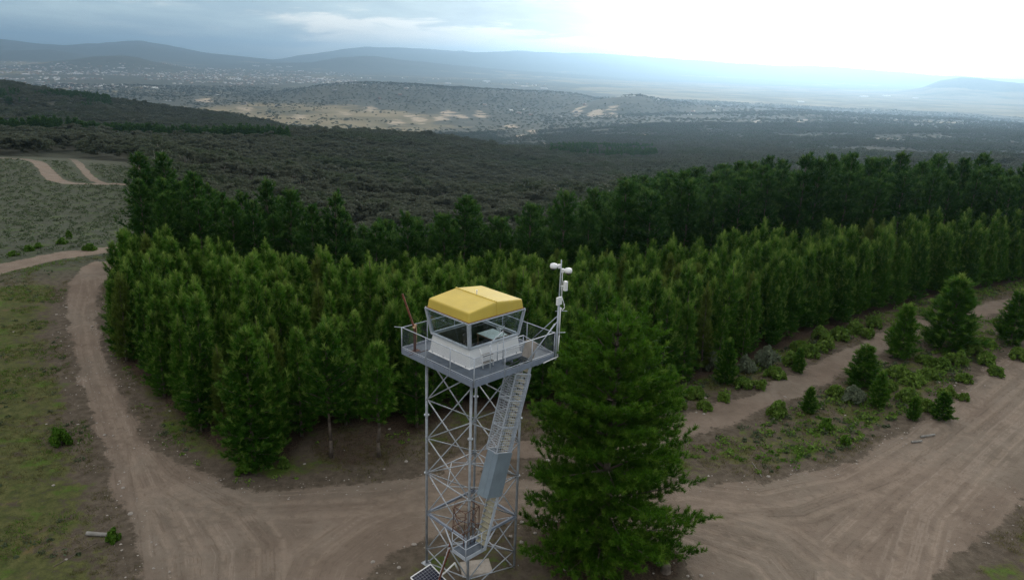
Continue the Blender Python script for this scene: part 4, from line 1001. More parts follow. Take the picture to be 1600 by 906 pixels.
scrub('grey_scrub', 'low grey green scrub and bracken among the verge shrubs', 6500, reg_verge, M['heath'], 0.06, 0.7, 502, 0.40)
scrub('dark_scrub', 'small dark green seedlings and weeds dotted over the verges', 2200, reg_verge, M['broad'], 0.06, 0.8, 503, 0.5)
def reg_fringe(n_):
    P = np.column_stack([rng.uniform(-46, 12, n_), rng.uniform(42, 84, n_)]); dy = -sdist(P[:, 0], P[:, 1], YOUNG)
    return P[off_road(P, 0.5) & (dy > 0.2) & (dy < 3.5)]
scrub('fringe_scrub', 'low weeds and bracken along the foot of the plantation', 2200, reg_fringe, M['acacia'], 0.05, 0.55, 504, 0.52)
scrub('bank_scrub', 'small clumps of heath dotted over the left grass bank', 1500, reg_left, M['heath'], 0.05, 0.6, 505, 0.5)

# loose stones: the larger ones are things, the grit is stuff
def rock_mesh(seed):
    r2 = random.Random(seed); b = MB(); n = 8
    prof = [(0.25, -0.2), (0.5, -0.05), (0.55, 0.12), (0.4, 0.3), (0.15, 0.36)]
    b.lathe(prof, (0, 0, 0), n); b.v = [tuple(c_ * r2.uniform(0.78, 1.2) for c_ in v) for v in b.v]
    me = bpy.data.meshes.new('rock'); me.from_pydata(b.v, [], b.f); me.update(); return me
rocks = [rock_mesh(k) for k in range(4)]
rock0 = None
RP = []
for n_, xr, yr in ((60, (-50, -20), (30, 80)), (40, (0, 12), (31, 40)), (60, (-16, 40), (44, 62)), (30, (-8, 4), (31, 40))):
    P = np.column_stack([rng.uniform(*xr, n_), rng.uniform(*yr, n_)]); RP.append(P[off_road(P, -0.6) & ~inside(P[:, 0], P[:, 1], YOUNG) & (np.hypot(P[:, 0] + 1.6, P[:, 1] - 35) > 3.2)])
for i, (x, y) in enumerate(np.concatenate(RP)):
    s_ = random.uniform(0.1, 0.28)
    if i < 4:
        o = obj('stone', rocks[i], M['rock']); props(o, 'small pale loose stone lying on the bare verge soil', 'stone', 'loose stones on the verges')
    else: o = link(bpy.data.objects['stone' if i % 4 == 0 else 'stone.%03d' % (i % 4)].copy())
    o.location = (x, y, gz(x, y) + 0.01); o.rotation_euler = (0, 0, random.random() * 6.28); o.scale = (s_ * random.uniform(.8, 1.4), s_, s_ * random.uniform(.6, 1))
P = np.column_stack([rng.uniform(-50, 50, 9000), rng.uniform(26, 80, 9000)]); P = P[(sdist(P[:, 0], P[:, 1], ROAD) > -1.2) & (sdist(P[:, 0], P[:, 1], ROAD) < 1.2)]
k = len(P); P3 = np.column_stack([P, height(P[:, 0], P[:, 1]) + 0.01]); oct_ = np.array([[1, 0, 0], [0, 1, 0], [-1, 0, 0], [0, -1, 0], [0, 0, 0.8]])
sz = 0.025 + 0.06 * rng.random((k, 1, 1)) ** 2
V_ = (P3[:, None] + oct_[None] * sz * rng.uniform(0.6, 1.4, (k, 5, 1))).reshape(-1, 3)
T_ = (np.arange(k)[:, None, None] * 5 + np.array([[0, 1, 4], [1, 2, 4], [2, 3, 4], [3, 0, 4]])[None]).reshape(-1, 3)
props(obj('gravel', mesh_np('gravel', V_, T_), M['rock']), 'scattered gravel along the edges of the dirt road', None, None, 'stuff')

def log(px, py, px2, py2, r, label, mat='deadwood', name='log'):
    a, b = Vector(pick(px, py)), Vector(pick(px2, py2)); a.z += r * 0.9; b.z += r * 0.9; q = MB()
    mid_ = (a + b) / 2; q.tube(a - mid_, b - mid_, r, 10, r * 0.85); o = q.build(name, M[mat], None, True, 0.01); o.location = mid_
    props(o, label, 'log'); return o
log(136, 836, 168, 838, 0.13, 'pale grey post lying on the grass at the lower left')
log(84, 886, 152, 848, 0.03, 'thin dark stick lying below the pale fallen post', 'bark', 'stick')
log(1424, 692, 1440, 690, 0.09, 'shorter grey log on the verge beside the wide road')
log(1438, 684, 1460, 680, 0.09, 'longer grey log lying just behind the shorter one')
log(1190, 745, 1175, 722, 0.03, 'thin pale branch lying on the verge soil above the road', 'deadwood', 'fallen_branch')
s_ = MB().lathe([(0.32, 0), (0.26, 0.1), (0.24, 0.45), (0.2, 0.5)], (0, 0, 0), 12).build('stump', M['bark'], None, False, 0.02)
p = pick(1040, 893); s_.location = p; props(s_, 'dark tree stump under the right boughs of the big pine', 'stump')

# ------------------------------------------------------------------ far town
def house_boxes(P, w, l, h, ang, cols):
    V_, Qd, T_, C_ = [], [], [], []
    base = np.array([[-1, -1, 0], [1, -1, 0], [1, 1, 0], [-1, 1, 0], [-1, -1, 1], [1, -1, 1], [1, 1, 1], [-1, 1, 1], [-1, 0, 1.45], [1, 0, 1.45]], float)
    n = len(P); v = base[None] * np.stack([l / 2, w / 2, h], 1)[:, None]
    ca, sa_ = np.cos(ang)[:, None], np.sin(ang)[:, None]
    x = v[..., 0] * ca - v[..., 1] * sa_; y = v[..., 0] * sa_ + v[..., 1] * ca
    V_ = np.stack([x, y, v[..., 2]], -1) + P[:, None]
    q = np.array([[0, 1, 5, 4], [1, 2, 6, 5], [2, 3, 7, 6], [3, 0, 4, 7], [4, 5, 9, 8], [6, 7, 8, 9]]); t = np.array([[5, 6, 9], [7, 4, 8]])
    o_ = (np.arange(n) * 10)[:, None, None]
    return V_.reshape(-1, 3), (t[None] + o_).reshape(-1, 3), (q[None] + o_).reshape(-1, 4), np.repeat(np.column_stack([cols, np.ones(n)]), 10, 0)
def town_pts(n, a0, a1, r0, r1, thr):
    a = np.radians(rng.uniform(a0, a1, n)); r = np.exp(rng.uniform(math.log(r0), math.log(r1), n)); P = np.stack([r * np.sin(a), r * np.cos(a)], 1)
    return P[fbm(P[:, 0] / 800, P[:, 1] / 800, 333, 3) > thr]
P = np.concatenate([town_pts(4200, -40, -12, 5600, 14500, 0.47), town_pts(700, -16, 2, 6500, 11000, 0.55), town_pts(130, -20, 30, 3800, 7000, 0.55)])
n = len(P); hz = height(P[:, 0], P[:, 1]); keep = hz < -150; P, hz = P[keep], hz[keep]; n = len(P)
pal = np.array([[.34, .34, .35], [.26, .26, .27], [.2, .13, .10], [.62, .62, .6], [.16, .16, .16], [.25, .2, .17]])
V_, T_, Q_, C_ = house_boxes(np.column_stack([P, hz - 0.5]), rng.uniform(9, 16, n), rng.uniform(12, 30, n), rng.uniform(4, 8, n), rng.random(n) * 3.14, pal[rng.integers(0, 6, n)])
props(obj('distant_town', mesh_np('distant_town', V_, T_, Q_, {'tone': C_}), M['town']), 'hazy far town of small pale roofs spread over the plain at left', None, None, 'stuff')
shed0 = None
shed_px = [(400, 104), (420, 103), (436, 106), (452, 105), (470, 112), (480, 121), (500, 124), (512, 126), (330, 108), (300, 112), (350, 117), (250, 116), (210, 118), (180, 113), (150, 111), (120, 116), (90, 113), (60, 112), (40, 117), (280, 124), (310, 128), (370, 124), (395, 118), (640, 138), (700, 131), (760, 128), (820, 136), (850, 139), (425, 110), (440, 112), (230, 108), (190, 107), (262, 158), (322, 147), (340, 149), (570, 133), (1350, 152), (1385, 151), (1250, 160), (1430, 154)]
for i, q in enumerate(shed_px):
    p = pick(*q); d_ = math.hypot(p[0], p[1]); w = d_ / 1170 * random.uniform(5, 11)
    if i == 0:
        shed0 = empty('warehouse', 'long pale roofed warehouse far out on the hazy plain', 'warehouse', (0, 0, 0), 0, 'pale warehouses on the far plain')
        b = MB().box(-0.5, 0.5, -0.25, 0.25, 0, 0.12); b.build('wall', M['shedwall'], shed0)
        b = MB(); b.add([(-0.52, -0.27, 0.12), (0.52, -0.27, 0.12), (0.52, 0.27, 0.12), (-0.52, 0.27, 0.12), (-0.52, 0, 0.17), (0.52, 0, 0.17)], [(0, 1, 5, 4), (2, 3, 4, 5), (1, 2, 5), (3, 0, 4), (3, 2, 1, 0)]); b.build('roof', M['roofing'], shed0)
        r = shed0
    else: r = dup(shed0, (0, 0, 0))
    r.location = (p[0], p[1], p[2] - 1); r.rotation_euler = (0, 0, random.gauss(0, 0.4)); r.scale = (w, w, w * 0.8)

# ------------------------------------------------------------------ the lookout tower (local axes: u along the right-hand front edge, v inward)
TX, TY = -1.6, 35.0
T0 = (TX, TY, gz(TX, TY)); T0 = (TX, TY, 0.0); RZ = math.pi / 4
tw = empty('lookout_tower', 'grey steel lattice lookout tower with a yellow roofed cabin on its railed platform', 'tower', T0, RZ)
LU, LV, HS, DK = -0.12, 0.12, 1.70, 12.6
def leg_xy(k): return (LU + HS * (1 if k in (1, 2) else -1), LV + HS * (1 if k in (2, 3) else -1))
LEV = [0.0, 0.95, 3.2, 5.65, 7.65, 9.85, 12.28]
for k in range(4):
    x, y = leg_xy(k)
    L = MB().tube((x, y, 0.05), (x, y, 12.33), 0.068, 14).build('leg', M['steel'], tw, True)
    for z in (5.65, 9.0):
        MB().tube((x, y, z - 0.025), (x, y, z + 0.025), 0.14, 14).build('flange', M['steel'], L)
    b = MB().box(x - 0.22, x + 0.22, y - 0.22, y + 0.22, 0.0, 0.05)
    for a in (-1, 1):
        for c_ in (-1, 1): b.tube((x + a * .16, y + c_ * .16, 0.05), (x + a * .16, y + c_ * .16, 0.12), 0.018, 6)
    b.build('base_plate', M['steel'], L)
def off(p, n, d): return (p[0] + n[0] * d, p[1] + n[1] * d, p[2])
for k in range(4):
    a, b_ = leg_xy(k), leg_xy((k + 1) % 4)
    nrm = [(0, -1), (1, 0), (0, 1), (-1, 0)][k]
    for lo, hi in zip(LEV[:-1], LEV[1:]):
        if lo == 0.0: continue
        MB().tube(off((*a, lo), nrm, 0.035), off((*b_, hi), nrm, 0.035), 0.033, 8).build('cross_brace', M['steel'], tw, True)
        MB().tube(off((*a, hi), nrm, -0.035), off((*b_, lo), nrm, -0.035), 0.033, 8).build('cross_brace', M['steel'], tw, True)
    MB().bar((*a, 3.2), (*b_, 3.2), 0.10, 0.13).build('ring_beam', M['fascia'], tw)
    m_ = ((a[0] + b_[0]) / 2, (a[1] + b_[1]) / 2)
    c2 = leg_xy((k + 2) % 4); m2 = ((b_[0] + c2[0]) / 2, (b_[1] + c2[1]) / 2)
    MB().tube((*a, 0.95), (*b_, 0.02), 0.033, 8).build('cross_brace', M['steel'], tw, True)
    MB().tube(off((*b_, 0.95), nrm, -.07), off((*a, 0.02), nrm, -.07), 0.033, 8).build('cross_brace', M['steel'], tw, True)
    MB().tube((*a, 5.62), (*b_, 5.62), 0.033, 8).build('tie_rod', M['steel'], tw, True)
    MB().tube((*m_, 5.60), (*m2, 5.60), 0.028, 8).build('tie_rod', M['steel'], tw, True)

# platform with the ladder hatch
HU0, HU1, HV0, HV1 = -0.15, 1.25, -2.62, -1.85
b = MB(); D = 2.68
b.box(-D, HU0, -D, D, DK - 0.05, DK); b.box(HU1, D, -D, D, DK - 0.05, DK); b.box(HU0, HU1, HV1, D, DK - 0.05, DK)
pf = b.build('platform', M['deck'], tw)
for k in range(4):
    e = [(-D, -D, D, -D), (D, -D, D, D), (D, D, -D, D), (-D, D, -D, -D)][k]; nrm = [(0, -1), (1, 0), (0, 1), (-1, 0)][k]
    p_, q_ = (e[0] + nrm[0] * .025, e[1] + nrm[1] * .025, DK - 0.12), (e[2] + nrm[0] * .025, e[3] + nrm[1] * .025, DK - 0.12)
    MB().bar(p_, q_, 0.044, 0.30).build('fascia', M['fascia'], pf)
b = MB()
for k in range(-4, 5):
    u = k * 0.62
    if not HU0 - .1 < u < HU1 + .1: b.box(u - 0.04, u + 0.04, -D + .01, D - .01, DK - 0.2, DK - 0.055)
    else: b.box(u - 0.04, u + 0.04, HV1 + .02, D - .01, DK - 0.2, DK - 0.055)
b.build('joist', M['fascia'], pf)
b = MB()
for s_ in (LU - HS, LU + HS): b.box(s_ - 0.06, s_ + 0.06, -D + .02, D - .02, DK - 0.34, DK - 0.205)
b.build('bearer', M['steel'], pf)
hatch = MB(); hatch.hexa([(HU1, HV0, DK + .02), (HU1 + .03, HV0, DK + .02), (HU1 + .03, HV1, DK + .02), (HU1, HV1, DK + .02), (HU1 + .28, HV0, DK + .82), (HU1 + .31, HV0, DK + .82), (HU1 + .31, HV1, DK + .82), (HU1 + .28, HV1, DK + .82)])
hl = hatch.build('hatch_lid', M['concrete'], tw); hl['label'] = 'pale hatch lid standing open beside the ladder opening'

# railing
RH = 1.13
rl = MB()
cs = [(-D, -D), (D, -D), (D, D), (-D, D)]
for k in range(4):
    a, b_ = cs[k], cs[(k + 1) % 4]
    for z in (RH, 0.09): rl.tube((*a, DK + z), (*b_, DK + z), 0.024 if z > 1 else 0.018, 8)
rl.tube((-D, D, DK + RH), (-D - .28, D + .28, DK + RH + .02), 0.018, 6); rl.tube((D, -D, DK + RH), (D + .38, -D - .38, DK + RH + .03), 0.018, 6)
rail = rl.build('railing', M['rail'], tw, True)
for k in range(4):
    a, b_ = Vector((*cs[k], 0)), Vector((*cs[(k + 1) % 4], 0)); nrm = Vector(((0, -1), (1, 0), (0, 1), (-1, 0))[k]).to_3d()
    for f in (0.0, 0.36, 0.70):
        p = a.lerp(b_, f) + nrm * 0.03
        MB().tube((p.x, p.y, DK - 0.2), (p.x, p.y, DK + RH), 0.026, 8).build('post', M['rail'], rail, True)
b = MB()
for k in range(4):
    a, b_ = Vector((*cs[k], 0)), Vector((*cs[(k + 1) % 4], 0)); n_ = 76
    for i in range(1, n_):
        p = a.lerp(b_, i / n_); b.bar((p.x, p.y, DK + .1), (p.x, p.y, DK + RH - .02), 0.0026, 0.0026)
    for i in range(1, 15):
        z = DK + .1 + i * .068; b.bar((a.x, a.y, z), (b_.x, b_.y, z), 0.0026, 0.0026)
b.build('wire_mesh', M['deck'], rail)
# bent grab rails beside the hatch
b = MB(); v0 = -2.55
b.path([(-1.55, v0, DK), (-1.55, v0, DK + 1.5), (-1.50, v0, DK + 1.62), (-1.38, v0, DK + 1.68), (-0.30, v0 + .5, DK + 1.72), (-0.2, v0 + .55, DK + 1.62), (-0.17, v0 + .57, DK + 1.5), (-0.17, v0 + .57, DK)], 0.024, 8)
b.build('grab_rail', M['rail'], tw, True)
b = MB(); b.path([(-0.3, -1.72, DK), (-0.3, -1.72, DK + 1.0), (1.45, -1.72, DK + 1.0), (1.45, -1.72, DK)], 0.022, 8); b.path([(-0.3, -1.72, DK + .5), (1.45, -1.72, DK + .5)], .018, 8)
b.path([(1.45, -1.72, DK + 1.0), (2.6, -2.66, DK + 0.1)], 0.02, 8); b.path([(0.9, -2.66, DK + .05), (2.66, -2.66, DK + 1.6)], 0.02, 8)
b.build('grab_rail', M['rail'], tw, True)

# caged ladder stair down the right-hand front face
OU, OZ = 1.18, 12.19; ax = (-0.29, -0.957); bx_ = (-0.957, 0.29)
def lad(s_, b_, v): return (OU + ax[0] * s_ + bx_[0] * b_, v, OZ + ax[1] * s_ + bx_[1] * b_)
V0, V1, CD = -2.65, -1.95, 1.05
stair = MB()
for v in (V0 + .04, V1 - .04): stair.bar(lad(-0.1, .1, v), lad(9.35, .1, v), 0.05, 0.16)
stair = stair.build('ladder_stair', M['rail'], tw)
k = 0; s_ = 0.15
while s_ < 9.3:
    u, v, z = lad(s_, 0.1, 0); MB().box(u - .16, u + .14, V0 + .07, V1 - .07, z - .018, z + .018).build('tread', M['yellow_dirty'], stair); s_ += 0.29
cage = MB(); s0_, s1_ = 0.28, 4.3
def grid_face(m_, f, n_a, n_s, w):
    for i in range(n_a + 1): m_.bar(f(s0_, i / n_a), f(s1_, i / n_a), w, w * .6)
    for i in range(n_s + 1): m_.bar(f(s0_ + (s1_ - s0_) * i / n_s, 0), f(s0_ + (s1_ - s0_) * i / n_s, 1), w, w)
grid_face(cage, lambda s_, t: lad(s_, CD, V0 + (V1 - V0) * t), 8, 34, 0.016)
grid_face(cage, lambda s_, t: lad(s_, CD * t, V0), 7, 30, 0.017)
grid_face(cage, lambda s_, t: lad(s_, CD * t, V1), 7, 30, 0.011)
cg = cage.build('safety_cage', M['rail'], tw)
for s_ in (s0_, 1.65, 3.0, s1_):
    b = MB()
    for p_, q_ in (((0, V0), (CD, V0)), ((CD, V0), (CD, V1)), ((CD, V1), (0, V1))): b.bar(lad(s_, *p_), lad(s_, *q_), 0.06, 0.06)
    b.build('hoop', M['rail'], cg)
b = MB()
for bb, v in ((0, V0), (CD, V0), (CD, V1)): b.bar(lad(s0_, bb, v), lad(s1_, bb, v), 0.05, 0.05)
b.build('corner_bar', M['rail'], cg)
sh = MB(); e = 0.02
def plate(p, q, th):  # p,q in (b,v)
    (b0, v0_), (b1, v1_) = p, q; nb_ = Vector((v1_ - v0_, -(b1 - b0), 0)).normalized() * th
    c8 = []
    for ss in (6.6, 4.3):
        for bb, vv in ((b0, v0_), (b1, v1_), (b1 + nb_.x, v1_ + nb_.y), (b0 + nb_.x, v0_ + nb_.y)): c8.append(lad(ss, bb, vv))
    sh.hexa(c8)
ch = 0.14
plate((-.08, V0 - e), (CD - ch, V0 - e), 0.012); plate((CD - ch, V0 - e), (CD + e, V0 + ch), 0.012); plate((CD + e, V0 + ch), (CD + e, V1 - ch), 0.012); plate((CD + e, V1 - ch), (CD - ch, V1 + e), .012); plate((CD - ch, V1 + e), (-.08, V1 + e), 0.012)
sh.build('climb_guard', M['shroud'], tw)['label'] = 'smooth grey sheet metal guard round the ladder'

# lower landing
b = MB(); b.box(-2.72, -1.38, -2.4, -1.42, 3.04, 3.08); ld = b.build('landing', M['deck'], tw)
b = MB(); 
for p_, q_ in (((-2.74, -2.42), (-1.36, -2.42)), ((-1.36, -2.42), (-1.36, -1.40)), ((-1.36, -1.40), (-2.74, -1.40)), ((-2.74, -1.40), (-2.74, -2.42))): b.bar((*p_, 3.06), (*q_, 3.06), 0.03, 0.2)
b.build('rim', M['rail'], ld)
b = MB(); pts_ = [(-2.74, -1.4), (-2.74, -2.42), (-1.0, -2.42)]
for z in (4.1, 3.62): b.path([(*q, z) for q in pts_], 0.022, 8)
for q in pts_[:2] + [(-1.7, -2.42)]: b.tube((*q, 3.0), (*q, 4.1), 0.024, 8)
b.build('landing_rail', M['rail'], ld, True)
b = MB(); b.bar((-2.6, -2.3, 3.0), (LU - HS, LV - HS, 1.5), .05, .05); b.bar((-2.0, -1.5, 3.0), (LU - HS, LV - HS, 1.9), .05, .05); b.bar((-2.7, -1.5, 2.98), (LU - HS, LV + .2, 3.15), .06, .06); b.bar((-1.4, -2.3, 2.98), (LU + .2, LV - HS, 3.15), .06, .06); b.build('bracket', M['rail'], ld)
# old rusty entry cage and ladder below it
rc = MB(); P4 = [(-2.3, -1.72), (-1.2, -1.66), (-1.2, -0.8), (-2.3, -0.86)]
for i, q in enumerate(P4):
    rc.tube((*q, 2.95), (q[0] + (0.12 if i in (0, 3) else 0), q[1], 5.05), 0.022, 6)
for z in (3.9, 5.05): rc.path([(q[0] + (0.12 if (i % 4) in (0, 3) and z > 5 else 0), q[1], z) for i, q in enumerate(P4 + P4[:1])], 0.02, 6)
for k in range(4):
    z = 3.9 + 0.38 * k; pts_ = [(-1.72 + 0.55 * math.cos(t), -1.25 + 0.62 * math.sin(t), z + .15 * math.sin(t)) for t in np.linspace(-0.3, 3.44, 10)]; rc.path(pts_, 0.016, 5)
for k in range(5): rc.tube((-2.28 + .26 * k, -1.70 + 0.01 * k, 2.95), (-2.18 + .24 * k, -1.70, 5.0), .012, 5)
rc.tube((-2.3, -1.72, 3.9), (-1.2, -1.66, 5.05), .016, 5); rc.tube((-2.3, -.86, 5.05), (-2.3, -1.72, 3.9), .016, 5)
rc.build('entry_cage', M['rust'], tw)['label'] = 'rusty brown entry cage with curved hoops'
rb = MB(); A_, B_ = (-2.78, -1.25), (-3.35, -0.62)
for d_ in (0.0, 0.55): rb.bar((A_[0] + d_ * .7, A_[1] + d_ * .7, 3.05), (B_[0] + d_ * .7, B_[1] + d_ * .7, 0.02), 0.05, 0.1)
entry = rb.build('entry_ladder', M['rustred'], tw)
for k in range(1, 11):
    f = k / 11; x = A_[0] + (B_[0] - A_[0]) * f; y = A_[1] + (B_[1] - A_[1]) * f; z = 3.05 * (1 - f)
    MB().bar((x, y, z), (x + .385, y + .385, z), 0.12, 0.03).build('rung', M['steel'], entry)

# cabin
def ring(uc, vc, hu, hv, z): return [(uc - hu, vc - hv, z), (uc + hu, vc - hv, z), (uc + hu, vc + hv, z), (uc - hu, vc + hv, z)]
CW0, CW1 = ring(-0.145, 0.06, 1.685, 1.49, DK), ring(-0.145, 0.06, 1.595, 1.37, DK + 0.93)
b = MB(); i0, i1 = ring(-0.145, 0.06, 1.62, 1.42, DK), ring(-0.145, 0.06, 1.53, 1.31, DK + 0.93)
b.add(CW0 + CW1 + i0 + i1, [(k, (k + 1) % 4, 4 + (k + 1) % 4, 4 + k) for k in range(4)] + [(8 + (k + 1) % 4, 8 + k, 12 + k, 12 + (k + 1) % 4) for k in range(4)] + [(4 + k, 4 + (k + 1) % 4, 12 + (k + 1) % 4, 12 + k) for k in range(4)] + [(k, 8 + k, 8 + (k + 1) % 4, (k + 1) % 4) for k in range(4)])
cw = b.build('cabin_wall', M['white'], tw, False, 0.012)
b = MB(); s0r, s1r = ring(-0.145, 0.06, 1.76, 1.56, DK), ring(-0.145, 0.06, 1.69, 1.495, DK + .05)
b.add(s0r + s1r + ring(-0.145, 0.06, 1.70, 1.50, DK + .003) , [(k, (k + 1) % 4, 4 + (k + 1) % 4, 4 + k) for k in range(4)]); b.build('skirt', M['white'], cw)
b = MB()
for k in range(4):
    a, c_ = Vector(CW0[k]), Vector(CW0[(k + 1) % 4]); nrm = Vector(((0, -1, 0), (1, 0, 0), (0, 1, 0), (-1, 0, 0))[k])
    for f in (0.08, 0.36, 0.64, 0.92):
        p = a.lerp(c_, f) + nrm * 0.03; b.tube((p.x, p.y, DK + .03), (p.x, p.y, DK + .085), 0.025, 8)
b.build('bolt', M['steel'], cw)
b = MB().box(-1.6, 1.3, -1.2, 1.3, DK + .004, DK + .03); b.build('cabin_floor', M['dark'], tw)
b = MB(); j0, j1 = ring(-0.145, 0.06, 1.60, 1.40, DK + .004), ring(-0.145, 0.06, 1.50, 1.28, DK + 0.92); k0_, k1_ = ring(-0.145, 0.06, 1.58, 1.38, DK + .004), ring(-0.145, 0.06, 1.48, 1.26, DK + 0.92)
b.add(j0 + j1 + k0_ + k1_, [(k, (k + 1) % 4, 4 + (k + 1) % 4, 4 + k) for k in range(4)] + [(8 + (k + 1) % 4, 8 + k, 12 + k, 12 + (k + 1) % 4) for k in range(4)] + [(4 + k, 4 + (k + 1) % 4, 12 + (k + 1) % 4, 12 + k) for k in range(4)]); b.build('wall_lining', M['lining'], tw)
WB, WT = ring(-0.14, 0.07, 1.63, 1.41, DK + 0.97), ring(-0.125, 0.12, 1.84, 1.60, DK + 2.27)
b = MB()
for k in range(4): b.bar(Vector(WB[k]), Vector(WB[(k + 1) % 4]), 0.13, 0.09)
b.build('sill_frame', M['rail'], tw, False, 0.01)
b = MB()
for k in range(4): b.bar(Vector(WT[k]), Vector(WT[(k + 1) % 4]), 0.10, 0.07)
b.build('head_frame', M['rail'], tw, False, 0.008)
for k in range(4): MB().bar(WB[k], WT[k], 0.10, 0.10).build('corner_post', M['rail'], tw, False, 0.01)
for k in range(4):
    a, c_, d_, e_ = [Vector(q) for q in (WB[k], WB[(k + 1) % 4], WT[(k + 1) % 4], WT[k])]
    nrm = (c_ - a).cross(e_ - a).normalized()
    def inn(p, q, f): return p.lerp(q, f)
    P_ = [a.lerp(c_, .03), a.lerp(c_, .97), e_.lerp(d_, .97), e_.lerp(d_, .03)]
    b = MB().hexa([p - nrm * .004 for p in P_] + [p + nrm * .004 for p in P_]); wn = b.build('window', M['glass'], tw)
    b = MB()
    for i in range(4):
        p_, q_ = P_[i], P_[(i + 1) % 4]; b.bar(p_, q_, 0.045, 0.05)
    b.build('frame', M['rail'], wn)
# roof: shallow gable of painted sheet with rounded edges
RU, RV = -0.13, 0.10; z0, z1, z2 = DK + 2.315, DK + 2.76, DK + 2.97
def roof_ring(hu, hv, r, z, n=5):
    o = []
    for cu, cv, a0 in ((1, 1, 0), (-1, 1, 90), (-1, -1, 180), (1, -1, 270)):
        for i in range(n + 1):
            if i == 0 and (cu, cv) in ((-1, 1), (1, -1)): o.append((RU, RV + cv * hv, z))
            a = math.radians(a0 + 90 * i / n); o.append((RU + cu * (hu - r) + r * math.cos(a), RV + cv * (hv - r) + r * math.sin(a), z))
    return o
rings = [roof_ring(1.80, 1.55, 0.07, z0), roof_ring(1.755, 1.505, 0.08, z1 - .06), roof_ring(1.735, 1.485, 0.08, z1 - .015), roof_ring(1.695, 1.445, 0.08, z1 + 0.006)]
def gable(p, w): return (p[0], p[1], p[2] + (z2 - z1) * max(0, 1 - abs(p[0] - RU) / 1.75) * w)
b = MB(); nn = len(rings[0]); vs = []
for k, rg in enumerate(rings): vs += [gable(p, (0, .78, .93, 1)[k]) for p in rg]
fs = [(k * nn + i, k * nn + (i + 1) % nn, (k + 1) * nn + (i + 1) % nn, (k + 1) * nn + i) for k in range(3) for i in range(nn)]
# the top splits along the ridge into two sloping sheets
top = list(range(3 * nn, 4 * nn)); mids = [i for i in top if abs(vs[i][0] - RU) < 1e-6]
i0_, i1_ = mids
fs += [tuple(range(i0_, i1_ + 1)), tuple(list(range(i1_, 4 * nn)) + list(range(3 * nn, i0_ + 1)))]
b.add(vs, fs)
roof = b.build('roof', M['yellow'], tw)
for i, pgn in enumerate(roof.data.polygons): pgn.use_smooth = len(pgn.vertices) == 4 and False
b = MB()
b.bar((RU, RV - 1.46, z2 + .015), (RU, RV + 1.5, z2 + .015), 0.07, 0.035); b.bar((RU, RV - 1.545, z0 + .02), (RU, RV - 1.46, z2 + .02), 0.07, 0.035)
b.build('ridge_seam', M['yellow'], roof)
b = MB().tube((RU + .02, RV - 0.05, z2), (RU + .02, RV - .05, z2 + .22), 0.028, 10); b.tube((RU + .02, RV - .05, z2 + .2), (RU + .02, RV - .05, z2 + .25), 0.045, 10); b.build('vent_pipe', M['plastic'], roof, False)
b = MB()
for p_, q_ in (((RU - 1.83, RV - 1.58), (RU + 1.83, RV - 1.58)), ((RU + 1.83, RV - 1.58), (RU + 1.83, RV + 1.58)), ((RU + 1.83, RV + 1.58), (RU - 1.83, RV + 1.58)), ((RU - 1.83, RV + 1.58), (RU - 1.83, RV - 1.58))): b.bar((*p_, z0 - .004), (*q_, z0 - .004), .04, .03)
b.build('eave_strip', M['rustred'], roof)
b = MB().box(RU - 1.75, RU + 1.75, RV - 1.5, RV + 1.5, z0 - .01, z0 + .01); b.build('ceiling_panel', M['white'], roof)

def local(u, v, z):
    c_, s_ = math.cos(RZ), math.sin(RZ); return (TX + c_ * u - s_ * v, TY + s_ * u + c_ * v, z)

# ------------------------------------------------------------------ things on, in and around the tower
mt_ = empty('map_table', 'timber map table with a pale map sheet inside the tower cabin', 'table', local(0.38, -0.62, DK + .03), RZ)
MB().box(-.56, .56, -.58, .58, .92, .98).build('table_top', M['wood'], mt_, False, .008)
MB().box(-.53, .53, -.55, .55, .983, .99).build('map_sheet', M['map'], mt_)
for a in (-1, 1):
    for c_ in (-1, 1): MB().box(a * .5 - .035, a * .5 + .035, c_ * .5 - .035, c_ * .5 + .035, 0, .918).build('leg', M['wood'], mt_)
ch_ = empty('office_chair', 'dark padded chair beside the map table inside the cabin', 'chair', local(-0.72, -0.1, DK + .03), RZ + .5)
b = MB().box(-.25, .25, -.25, .25, .44, .52); b.build('seat', M['dark'], ch_, False, .02)
b = MB().box(-.24, .24, .2, .27, .6, 1.08); b.build('backrest', M['dark'], ch_, False, .02)
b = MB().tube((0, 0, .08), (0, 0, .44), .035, 8).bar((0, .22, .45), (0, .25, .7), .05, .02)
for k in range(5): b.tube((0, 0, .1), (.28 * math.cos(k * 1.257), .28 * math.sin(k * 1.257), .05), .02, 6)
b.build('swivel_base', M['black'], ch_)
ff = empty('sighting_instrument', 'white sighting instrument with curved arms on the cabin sill by the right window', 'instrument', local(0.42, -1.13, DK + .95), RZ)
MB().tube((0, 0, 0), (0, 0, .42), .03, 10).lathe([(.09, 0), (.09, .03), (.03, .06)], (0, 0, 0), 14).build('stand', M['plastic'], ff)
b = MB(); b.path([(.26 * math.cos(t), 0, .62 + .2 * math.sin(t)) for t in np.linspace(3.3, 6.1, 10)], .025, 8); b.build('cradle_arm', M['plastic'], ff)
MB().tube((-.05, -.1, .5), (-.05, .12, .5), .06, 10).build('sight_tube', M['plastic'], ff)

sl_ = empty('step_ladder', 'short white two step ladder leaning on the cabin wall', 'ladder', local(-1.0, -1.62, DK), RZ)
b = MB()
for a in (-.33, .33): b.path([(a, -.22, .02), (a, -.12, .62), (a, -.02, .86), (a, .08, .92)], .024, 8)
b.build('side_rail', M['plastic'], sl_, True)
for z, y in ((.28, -.2), (.62, -.13)): MB().box(-.32, .32, y - .09, y + .1, z - .02, z + .02).build('step', M['deadwood'], sl_)

